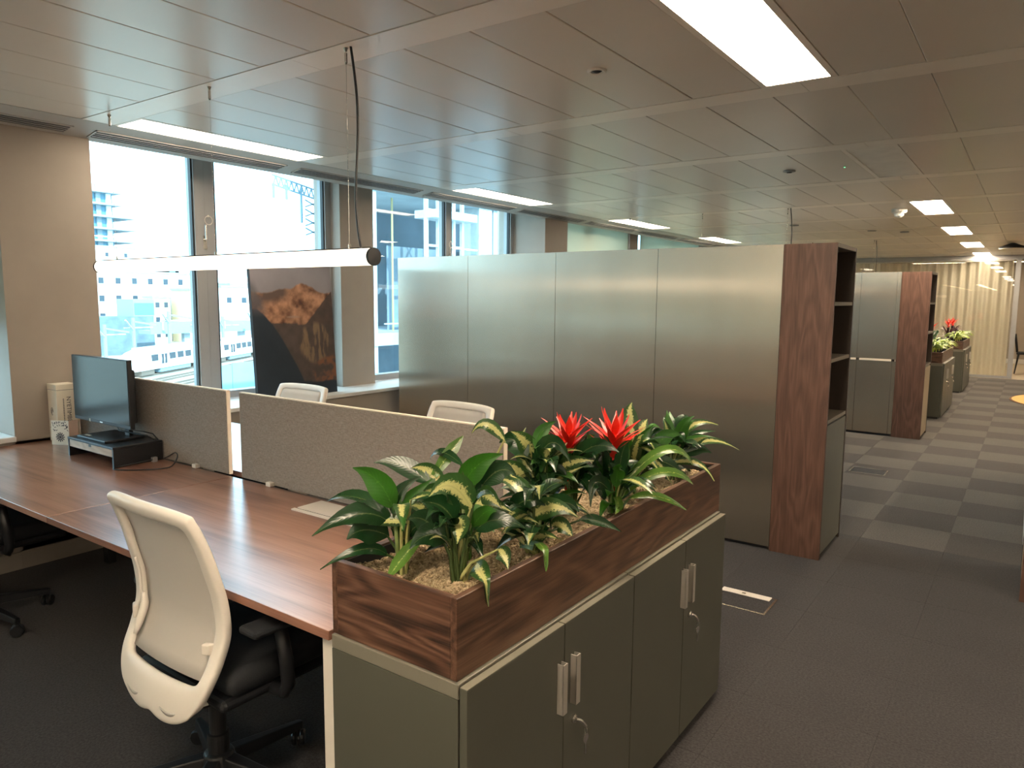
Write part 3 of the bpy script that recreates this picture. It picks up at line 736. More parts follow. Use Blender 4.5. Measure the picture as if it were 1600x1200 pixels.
# right of the aisle: only edges of these are in frame
t = empty('storage_partition', (.75, 4.88, 0), label='walnut bookcase end at the extreme right edge of the picture', cat='partition', group='steel and walnut storage partitions')
P('end_panel', t, M['walnut_upright'], (.052, .352, 4.589, 4.614, 0, 1.92)); P('steel_panel', t, M['brushed_steel'], (.353, 1.5, 4.59, 4.61, .03, 1.92)); P('carcass', t, M['shelf_dark'], (.352, 1.5, 4.612, 5.17, .03, 1.918))
P('back_panel', t, M['shelf_dark'], (.33, .352, 4.614, 5.17, 0, 1.92)); P('rear_panel', t, M['shelf_dark'], (.052, .33, 5.146, 5.17, 0, 1.92)); P('top_panel', t, M['shelf_edge'], (.052, .33, 4.614, 5.146, 1.896, 1.92))
for z in (1.575, 1.235, .862): P('shelf', t, M['shelf_edge'], (.056, .33, 4.615, 5.145, z-.022, z))
P('bookcase_door', t, M['bin_door_lit'], (.055, .074, 4.616, 5.144, .03, .828))
for i in range(3):
    y = 5.6+i*.85
    t = empty('pedestal_unit', (.28, y+.4, 0), label='pale storage pedestal at the right edge of the aisle, %s' % ('nearest', 'middle', 'farthest')[i], cat='pedestal', group='pale pedestals at the right edge')
    P('body', t, M['paint_grey'], (.075, .5, y, y+.8, .02, .70)); P('drawer_front', t, M['sill_white'], (.055, .074, y+.004, y+.796, .36, .69)); P('drawer_front', t, M['sill_white'], (.055, .074, y+.004, y+.796, .03, .35)); P('foot', t, M['black_plastic'], (.1, .48, y+.02, y+.78, 0, .02))

# ---- far cabinets and planters
for n_, (ya, lab) in enumerate(((11.30, 'near'), (14.84, 'far'))):
    for i in range(2):
        cabinet(ya+i*.802, 'distant olive cabinet, %s' % (('left one of the middle pair by the second partition', 'right one of the middle pair by the second partition'), ('left one of the last pair before the curtain', 'right one of the last pair before the curtain'))[n_][i], xf=-.918, xb=-1.345, group='distant olive cabinets')
    planter(-1.348, -.951, ya+.007, ya+1.6, .758, .905, ('walnut planter on the middle cabinets with lime foliage', 'walnut planter on the last cabinets before the curtain')[n_])

# ---- floor boxes, rug, far chair
def floorbox(x0, x1, y0, y1, label, lid):
    t = empty('floor_box', ((x0+x1)/2, (y0+y1)/2, 0), label=label, cat='floor box', group='carpeted floor boxes')
    w = .012
    P('rim', t, M['chrome'], (x0, x1, y0, y0+w, -.002, .003), (x0, x1, y1-w, y1, -.002, .003), (x0, x0+w, y0+w, y1-w, -.002, .003), (x1-w, x1, y0+w, y1-w, -.002, .003))
    P('carpet_inset', t, M['carpet_near'], (x0+w, x1-w, y0+w, y1-w, -.002, .0015))
    if lid: P('cable_flap', t, M['white_plastic'], (x0+.01, x1-.03, y1-.055, y1-.002, .0032, .007), bevel=.001); P('hinge', t, M['chrome'], (x0+.12, x0+.14, y1-.04, y1-.025, .007, .009))
floorbox(-1.29, -.99, 3.60, 3.835, 'floor box with white cable flap beside the near cabinets', True)
floorbox(-1.30, -.995, 7.25, 7.50, 'floor box rim set in the chequered carpet beyond the partition', False)
r = empty('round_rug', (1.28, 14.5, 0), label='golden round rug with dark edge at the far right of the aisle', cat='rug')
MB().lathe([(.01, .001), (1.47, .001), (1.47, .011), (.01, .011)], n=72).build('pile', M['rug_gold'], r)
m = MB(); k = 72
for a, (rr, z) in enumerate(((1.47, .001), (1.50, .001), (1.50, .009), (1.47, .012))):
    for i in range(k): u = 2*PI*i/k; m.v.append((rr*math.cos(u), rr*math.sin(u), z))
for a in range(4):
    for i in range(k): m.f.append((a*k+i, a*k+(i+1) % k, ((a+1) % 4)*k+(i+1) % k, ((a+1) % 4)*k+i))
m.build('border', M['rug_edge'], r)
t = empty('dining_chair', (-.02, 19.9, 0), label='dark chair in the back room beyond the glass wall', cat='chair')
MB().box(-.22, .22, -.22, .22, .43, .48).build('seat', M['black_fabric'], t, bevel=.02); MB().obox((-.24, 0, .68), (.02, 0, .005), (0, .2, 0), (-.03, 0, .2)).build('backrest', M['black_fabric'], t, bevel=.015)
for sx in (-1, 1):
    for sy in (-1, 1): MB().tube([(sx*.18, sy*.18, .43), (sx*.23, sy*.22, 0)], [.02, .012], 8).build('leg', M['black_plastic'], t)

# ---- picture leaning on the sill
def fbm(x, y, seed, oct=5):
    v = 0; a = .5; f = 1.0
    r_ = np.random.default_rng(seed); tab = r_.random((64, 64))
    for o in range(oct):
        xi, yi = x*f, y*f; x0 = np.floor(xi).astype(int); y0 = np.floor(yi).astype(int); tx, ty = xi-x0, yi-y0
        tx = tx*tx*(3-2*tx); ty = ty*ty*(3-2*ty); T = lambda i, j: tab[(i+o*7) % 64, (j+o*13) % 64]
        v = v+a*((T(x0, y0)*(1-tx)+T(x0+1, y0)*tx)*(1-ty)+(T(x0, y0+1)*(1-tx)+T(x0+1, y0+1)*tx)*ty); a *= .5; f *= 2
    return v
def picture():
    wd, ht = .78, 1.07; nu, nv = 130, 180
    t = empty('canvas_picture', (-4.79, 3.755, .778), label='large mountain valley picture leaning against the window', cat='picture')
    lean = math.atan2(.07, 1.06)
    t.rotation_euler = (0, -lean, 0)
    MB().box(-.032, -.001, -wd/2, wd/2, 0, ht).build('stretcher', M['black_plastic'], t)
    U, V = np.meshgrid(np.linspace(0, 1, nu+1), np.linspace(0, 1, nv+1))   # u: left-right as seen from the room
    n1 = fbm(U*5, V*5, 1); n2 = fbm(U*14+3, V*20, 2); n3 = fbm(U*34, V*9+5, 3); n4 = fbm(U*3, V*4+9, 4)
    col = np.zeros(U.shape+(3,))
    def lay(mask, c): m_ = np.clip(mask, 0, 1)[..., None]; col[:] = col*(1-m_)+np.asarray(c)*m_
    sky = np.stack([.20+.13*n4, .19+.12*n4, .215+.13*n4], -1); col[:] = sky
    S = lambda a: np.clip(a*90+.5, 0, 1)
    ridge = .78+.075*np.exp(-((U-.63)/.15)**2)+.03*np.exp(-((U-.33)/.09)**2)+.03*(fbm(U*12, U*0, 7)-.5)
    lit = np.stack([.30+.80*(n2-.47), .155+.45*(n2-.47), .095+.28*(n2-.47)], -1)
    lay(S(ridge-V), np.clip(lit, .03, 1))
    lay(S(ridge-V)*np.clip((.48-U)*9, 0, 1)*np.clip((n1-.42)*7, 0, 1)*np.clip((V-ridge+.11)*14, 0, 1), (.11, .075, .065))
    right = .42+.38*np.clip((U-.45)/.55, 0, 1)**1.0+.05*(n1-.5)
    lay(S(right-V)*np.clip((U-.40-.12*(n1-.5))*7, 0, 1), np.stack([.045+.06*n2, .035+.035*n2, .035+.022*n2], -1))
    valley = .55+.10*(n1-.5); lay(S(valley-V), np.stack([.05+.05*n2, .04+.035*n2, .038+.03*n2], -1))
    crag = ((U-.74)/.22)**2+((V-.40)/.17)**2
    lay(np.clip((1-crag)*3, 0, 1)*np.clip((n3-.42)*6, 0, 1), (.20, .135, .085))
    rock = ((U-.95)/.28)**2+((V-.17)/.13)**2; lay(np.clip((1-rock)*3, 0, 1)*np.clip((n2-.40)*5, 0, 1), (.20, .085, .045))
    left = .655-.55*np.clip((U-.02)/.55, 0, 1)**1.6+.04*(n1-.5)
    lay(S(left-V), np.stack([.012+.012*n1, .022+.015*n1, .036+.018*n1], -1))
    fin = np.clip((.05+.16*np.clip((.90-V)/.3, 0, 1)+.05*(n1-.5)-U)*14, 0, 1)*np.clip((.90-V)*12, 0, 1)*np.clip((V-.60)*14, 0, 1); lay(fin*.75, (.11, .105, .12))
    lay(np.clip(1-((U-.48)/.10)**2-((V-.60)/.012)**2, 0, 1)*.8, (.36, .25, .20))
    me = bpy.data.meshes.new('print'); ys = -wd/2+U.ravel()*wd
    vs = np.stack([np.zeros(ys.shape), ys, V.ravel()*ht], -1)
    fs = [(j*(nu+1)+i, j*(nu+1)+i+1, (j+1)*(nu+1)+i+1, (j+1)*(nu+1)+i) for j in range(nv) for i in range(nu)]
    me.from_pydata(vs.tolist(), [], fs); ca = me.color_attributes.new('print', 'FLOAT_COLOR', 'POINT')
    ca.data.foreach_set('color', np.concatenate([np.clip(col, 0, 1).reshape(-1, 3), np.ones((col.size//3, 1))], 1).astype('f').ravel())
    n = N('picture_print'); a = n.new('ShaderNodeVertexColor'); a.layer_name = 'print'; n.pbr(a.outputs[0], .45, 0, .4); me.materials.append(n.m)
    link('print', me, t)
picture()

# ================================================================ OFFICE CHAIRS
def interp(tab, z):
    for (a, u), (b, v) in zip(tab[:-1], tab[1:]):
        if z <= b: q = (z-a)/(b-a); q = q*q*(3-2*q)*.35+q*.65; return u+(v-u)*q
    return tab[-1][1]
PROF = [(.36, -.205), (.42, -.20), (.48, -.182), (.55, -.145), (.63, -.118), (.72, -.122), (.85, -.155), (1.0, -.207)]
HALF = [(.36, .17), (.42, .215), (.50, .242), (.63, .252), (.78, .246), (.92, .236), (1.0, .226)]
def make_chair():
    t = empty('office_chair')
    S = [-1, -.93, -.80, -.62, -.42, -.2, 0, .2, .42, .62, .80, .93, 1]
    Z = [.365, .40, .445, .490, .535, .58, .63, .69, .75, .81, .87, .92, .955, .98, 1.0]
    def pt(s, z, off=0):
        hw = interp(HALF, z)
        zz = z
        if .44 < z < .53: zz = z-.010*(1-s*s)*(1-abs(z-.485)/.045 if abs(z-.485) < .045 else 0)
        if z < .44:    # shaped lower edge with two scallops
            u = (.44-z)/.075; zz = z+u*(.022*math.exp(-(s/.16)**2)+.045*s*s*s*s-.012)
        if z > .97: zz = z-.012*s*s*s*s
        return (s*hw, interp(PROF, z)+.020*s*s+off, zz)
    idx = {}; fr = MB(); 
    for j, z in enumerate(Z):
        for i, s in enumerate(S): fr.v.append(pt(s, z))
    n = len(S)
    for j in range(len(Z)-1):
        for i in range(n-1):
            side = i < 2 or i >= n-3; top = Z[j] >= .955-1e-6; bot = Z[j+1] <= .491
            if side or top or bot: fr.f.append((j*n+i, j*n+i+1, (j+1)*n+i+1, (j+1)*n+i))
    o = fr.build('back_frame', M['white_plastic'], t, smooth=True)
    for md, kw in (('SOLIDIFY', dict(thickness=.030, offset=0)), ('SUBSURF', dict(levels=2, render_levels=2))):
        k = o.modifiers.new(md.lower(), md)
        for a, b in kw.items(): setattr(k, a, b)
    me = MB(); S2 = np.linspace(-.82, .82, 11); Z2 = np.linspace(.496, .962, 15)
    for z in Z2:
        for s in S2:
            z_ = z+.001
            x_, y_, q_ = pt(s, z_, .010); me.v.append((x_, y_, z_))
    for j in range(14):
        for i in range(10): me.f.append((j*11+i, j*11+i+1, (j+1)*11+i+1, (j+1)*11+i))
    o = me.build('mesh_back', M['chair_mesh'], t, smooth=True); k = o.modifiers.new('solidify', 'SOLIDIFY'); k.thickness = .004
    x, y, z = pt(.80, .60); MB().obox((x, y-.022, .592), (.012, .006, 0), (0, .009, 0), (0, 0, .017)).build('lumbar_clip', M['white_plastic'], t, bevel=.005)
    x, y, z = pt(-.80, .60); MB().obox((x-.006, y-.022, .60), (.016, -.008, 0), (0, .011, 0), (0, 0, .021)).build('lumbar_clip', M['white_plastic'], t, bevel=.005)
    lb = MB(); lp = [(pt(-.74, z)[0]+.012*math.sin((z-.53)*18), pt(-.74, z)[1]-.016, z) for z in np.linspace(.535, .66, 9)]; lb.tube(lp, [.006, .010, .012, .013, .013, .013, .012, .010, .006], 8); lb.build('lumbar_lever', M['white_plastic'], t, smooth=True)
    lp = [(pt(-.84, z)[0]+.004, pt(-.84, z)[1]-.012, z) for z in np.linspace(.62, .77, 8)]; MB().tube(lp, .005, 6).build('side_rib', M['white_plastic'], t, smooth=True)
    for s in (-1, 1):     # grey strips on the lower rim, painted shade of two finger slots
        m = MB(); n_ = 9
        for q in range(n_):
            u = -1+2*q/(n_-1); sx = s*.46+u*.17; y_ = pt(sx, .41)[1]-.0128; z_ = .396+.010*u*u
            m.v += [(pt(sx, .42)[0], y_, z_-.006*math.sqrt(max(0, 1-u*u*.98))), (pt(sx, .42)[0], y_-.0015, z_+.006*math.sqrt(max(0, 1-u*u*.98)))]
        m.f = [(2*q, 2*q+2, 2*q+3, 2*q+1) for q in range(n_-1)]
        o = m.build('finger_slot_shade', M['paint_grey'], t, smooth=True); k = o.modifiers.new('solidify', 'SOLIDIFY'); k.thickness = .002
    MB().add([(-.12, -.185, .385), (.12, -.185, .385), (.20, -.03, .405), (-.20, -.03, .405), (-.12, -.185, .405), (.12, -.185, .405), (.20, -.03, .43), (-.20, -.03, .43)], [(0,3,2,1),(4,5,6,7),(0,1,5,4),(1,2,6,5),(2,3,7,6),(3,0,4,7)]).build('back_bracket', M['white_plastic'], t, bevel=.012)
    MB().box(-.245, .245, -.10, .36, .425, .505).build('seat', M['black_fabric'], t, smooth=True, bevel=.036, seg=4)
    MB().box(-.235, .235, -.12, .33, .395, .43).build('seat_shell', M['black_plastic'], t, bevel=.014)
    MB().box(-.09, .09, -.10, .16, .345, .398).build('tilt_mechanism', M['black_metal'], t, bevel=.015)
    MB().tube([(.08, .06, .375), (.27, .06, .385)], .007, 8).build('height_lever', M['black_plastic'], t)
    for s in (-1, 1):
        a = MB(); a.tube([(s*.20, .05, .405), (s*.285, .05, .41), (s*.305, .05, .44), (s*.305, .045, .52), (s*.30, .03, .635)], [.02, .02, .021, .021, .019], 10); a.build('arm_post', M['black_plastic'], t, smooth=True)
        MB().box(s*.30-.042, s*.30+.042, -.08, .16, .632, .657).build('arm_pad', M['black_fabric'], t, bevel=.011, seg=3)
    MB().lathe([(.034, .085), (.034, .20), (.026, .202), (.026, .35)], n=20).build('gas_column', M['black_metal'], t)
    b = MB(); b.lathe([(.03, .065), (.052, .07), (.056, .10), (.045, .135), (.034, .14)], n=20)
    for q in range(5):
        a = 2*PI*q/5; c_, s_ = math.cos(a), math.sin(a); R = lambda r, w, z: (r*c_-w*s_, r*s_+w*c_, z)
        b.add([R(.03, -.03, .085), R(.03, .03, .085), R(.31, .016, .062), R(.31, -.016, .062), R(.03, -.022, .13), R(.03, .022, .13), R(.315, .011, .088), R(.315, -.011, .088)], [(0,3,2,1),(4,5,6,7),(0,1,5,4),(1,2,6,5),(2,3,7,6),(3,0,4,7)])
    bo = b.build('star_base', M['black_plastic'], t, bevel=.005)
    for q in range(5):
        a = 2*PI*q/5+.0; m = MB()
        for s in (-1, 1): m.lathe([(.003, -.009), (.024, -.009), (.028, -.004), (.028, .004), (.024, .009), (.003, .009)], (0, s*.014, .028), 16, 'y')
        m.tube([(0, 0, .03), (0, 0, .066)], .008, 8); m.tube([(0, -.006, .028), (0, .006, .028)], .012, 8)
        c = m.build('castor', M['black_plastic'], bo); c.location = (.30*math.cos(a), .30*math.sin(a), 0); c.rotation_euler = (0, 0, a+.8)
    return t, bo
CH, _ = make_chair()
def place_chair(x, y, rz, base_deg, label, first=False):
    c = CH if first else copy_tree(CH)
    c.location = (x, y, 0); c.rotation_euler = (0, 0, rz); tag(c, label, 'office chair', 'white mesh office chairs')
    for ch in c.children:
        if ch.name.startswith('star_base'): ch.rotation_euler = (0, 0, math.radians(base_deg)-rz)
    return c
place_chair(-2.018, 1.228, math.radians(-1), 88, 'white-framed mesh office chair in the foreground, seen from behind', True)
place_chair(-4.03, 1.225, math.radians(1), 12, 'office chair at the left edge, only its black seat and castors showing')
place_chair(-3.93, 2.93, PI+.05, 40, 'white chair back peeking over the screen in front of the picture')
place_chair(-2.57, 2.93, PI-.03, 20, 'white chair back peeking over the long screen beside the steel partition')
# power strip and lead under the near desk
t = empty('power_strip', (-1.86, 1.75, 0), label='grey power strip on the floor under the near desk', cat='power strip')
MB().box(-.17, .17, -.03, .03, 0, .045).build('housing', M['aluminium_frame'], t, bevel=.004)
for q in range(4): MB().lathe([(.001, .0452), (.02, .0452), (.02, .047), (.001, .047)], (-.12+q*.08, 0, 0), 14).build('socket', M['black_plastic'], t)
t = empty('floor_cable', (-3.0, 1.62, 0), label='black cable loop on the carpet under the desks', cat='cable')
MB().tube([(.42+.0*q-.25*math.cos(q*.35)*.6, .0+.13*math.sin(q*.35), .006+.02*math.sin(q*.35)**2) for q in range(17)], .006, 6).build('lead', M['black_plastic'], t, smooth=True)
MB().box(.36, .46, .02, .07, .0, .03).build('plug', M['aluminium_frame'], t)

# ================================================================ PLANTS
UPV = Vector((0, 0, 1)); CAMH = Vector((.5808, -.8140, 0))
def leaf_mesh(B, C, T, w, q, root=None, nu=10, nvh=2, fold=.22, pet=.0035, wave=0, blunt=0):
    B, C, T = Vector(B), Vector(C), Vector(T); vs = []; fs = []; uvs = []
    nrm = (UPV*(1-q)+CAMH*q).normalized()
    for i in range(nu+1):
        u = i/nu; p = B*(1-u)**2+C*2*u*(1-u)+T*u*u; d = ((C-B)*(1-u)+(T-C)*u)
        if d.length < 1e-6: d = T-B
        d.normalize(); s = d.cross(nrm)
        if s.length < 1e-4: s = d.cross(Vector((1, .3, .2)))
        s.normalize(); nn = s.cross(d)
        if nn.dot(nrm) < 0: nn = -nn
        prof = math.sin(PI*min(1, u**.74))**1.05*(1-.18*u)*1.1 if blunt == 0 else min(1, (1-u)*3.2)**.7*min(1, .55+u*1.2)
        hw = max(w/2*prof, .0012)
        for k in range(-nvh, nvh+1):
            v = k/nvh; off = s*(hw*v)+nn*(fold*hw*abs(v)**1.3+wave*hw*math.sin(u*9+k))
            vs.append(p+off); uvs.append((u, v*.5+.5))
    m = 2*nvh+1
    for i in range(nu):
        for k in range(m-1): fs.append((i*m+k, i*m+k+1, (i+1)*m+k+1, (i+1)*m+k))
    if root is not None:
        n0 = len(vs); R = Vector(root); mid = R.lerp(B, .5)+Vector((0, 0, .18*(B-R).length)) if (B-R).length > .02 else R.lerp(B, .5)
        mid = R*.35+B*.65; mid.x = R.x*.6+B.x*.4; mid.y = R.y*.6+B.y*.4
        tb = MB().tube([R, mid, B+(C-B)*.08], [pet*1.5, pet*1.15, pet*.8], 5, False)
        vs += [Vector(v) for v in tb.v]; fs += [tuple(i+n0 for i in f) for f in tb.f]; uvs += [(.02, .5)]*len(tb.v)
    me = bpy.data.meshes.new('leaf'); me.from_pydata([tuple(v) for v in vs], [], fs)
    ul = me.uv_layers.new(name='UVMap')
    for lp in me.loops: ul.data[lp.index].uv = uvs[lp.vertex_index]
    me.polygons.foreach_set('use_smooth', [True]*len(me.polygons)); return me
from mathutils.bvhtree import BVHTree
GROWN = []                                     # (plant name, tree) of every leaf and bract so far
def tree_of(me, off):
    return BVHTree.FromPolygons([v.co+off for v in me.vertices], [tuple(p.vertices) for p in me.polygons])
def over_edge(me, loc):                        # lift whatever would pass through the near planter's front panel over its rim
    for v in me.vertices:
        if -.999 < loc.x+v.co.x < -.938 and loc.z+v.co.z < .957 and 1.13 < loc.y+v.co.y < 2.75: v.co.z = .957-loc.z
def grow(pl, gen, mat, tries, near=True):
    for k in range(tries):
        me = gen()
        if near: over_edge(me, pl.location)
        tr = tree_of(me, pl.location)
        if any(n_ != pl.name and t_.overlap(tr) for n_, t_ in GROWN): bpy.data.meshes.remove(me); continue
        me.materials.append(mat); o = bpy.data.objects.new('leaf', me); COL.objects.link(o); o.parent = pl; GROWN.append((pl.name, tr)); return o
LM = {'v': 'leaf_variegated', 'd': 'leaf_dark', 'g': 'leaf_green', 's': 'leaf_strap', 'l': 'leaf_lime'}
def add_leaf(pl, B, C, T, w, q, mat, root=(0, 0, 0), **k):
    me = leaf_mesh(B, C, T, w, q, root, **k); over_edge(me, pl.location); GROWN.append((pl.name, tree_of(me, pl.location))); me.materials.append(M[LM[mat]])
    o = bpy.data.objects.new('leaf', me); COL.objects.link(o); o.parent = pl; return o
PLANTS = {'A': ((-1.232, 1.26, .9), 'leafy green plant at the front left corner of the planter, overhanging the desk'),
 'B': ((-1.062, 1.275, .9), 'variegated plant at the front corner of the planter with one leaf hanging outside'),
 'C': ((-1.16, 1.42, .9), 'tall green plant behind the front two, in front of the long screen'),
 'D': ((-1.20, 1.86, .9), 'cream-streaked upright plant left of the red flowers'),
 'J': ((-1.05, 1.58, .9), 'low variegated plant spilling over the planter edge in the middle'),
 'E': ((-1.155, 1.95, .9), 'left one of the two red-flowered plants'),
 'G': ((-1.03, 2.0, .9), 'right red-flowered plant with long pale strap leaves over the edge'),
 'F': ((-1.10, 2.26, .9), 'cream and green plant directly right of the red flowers'),
 'H': ((-1.07, 2.53, .9), 'variegated plant at the far right end of the near planter')}
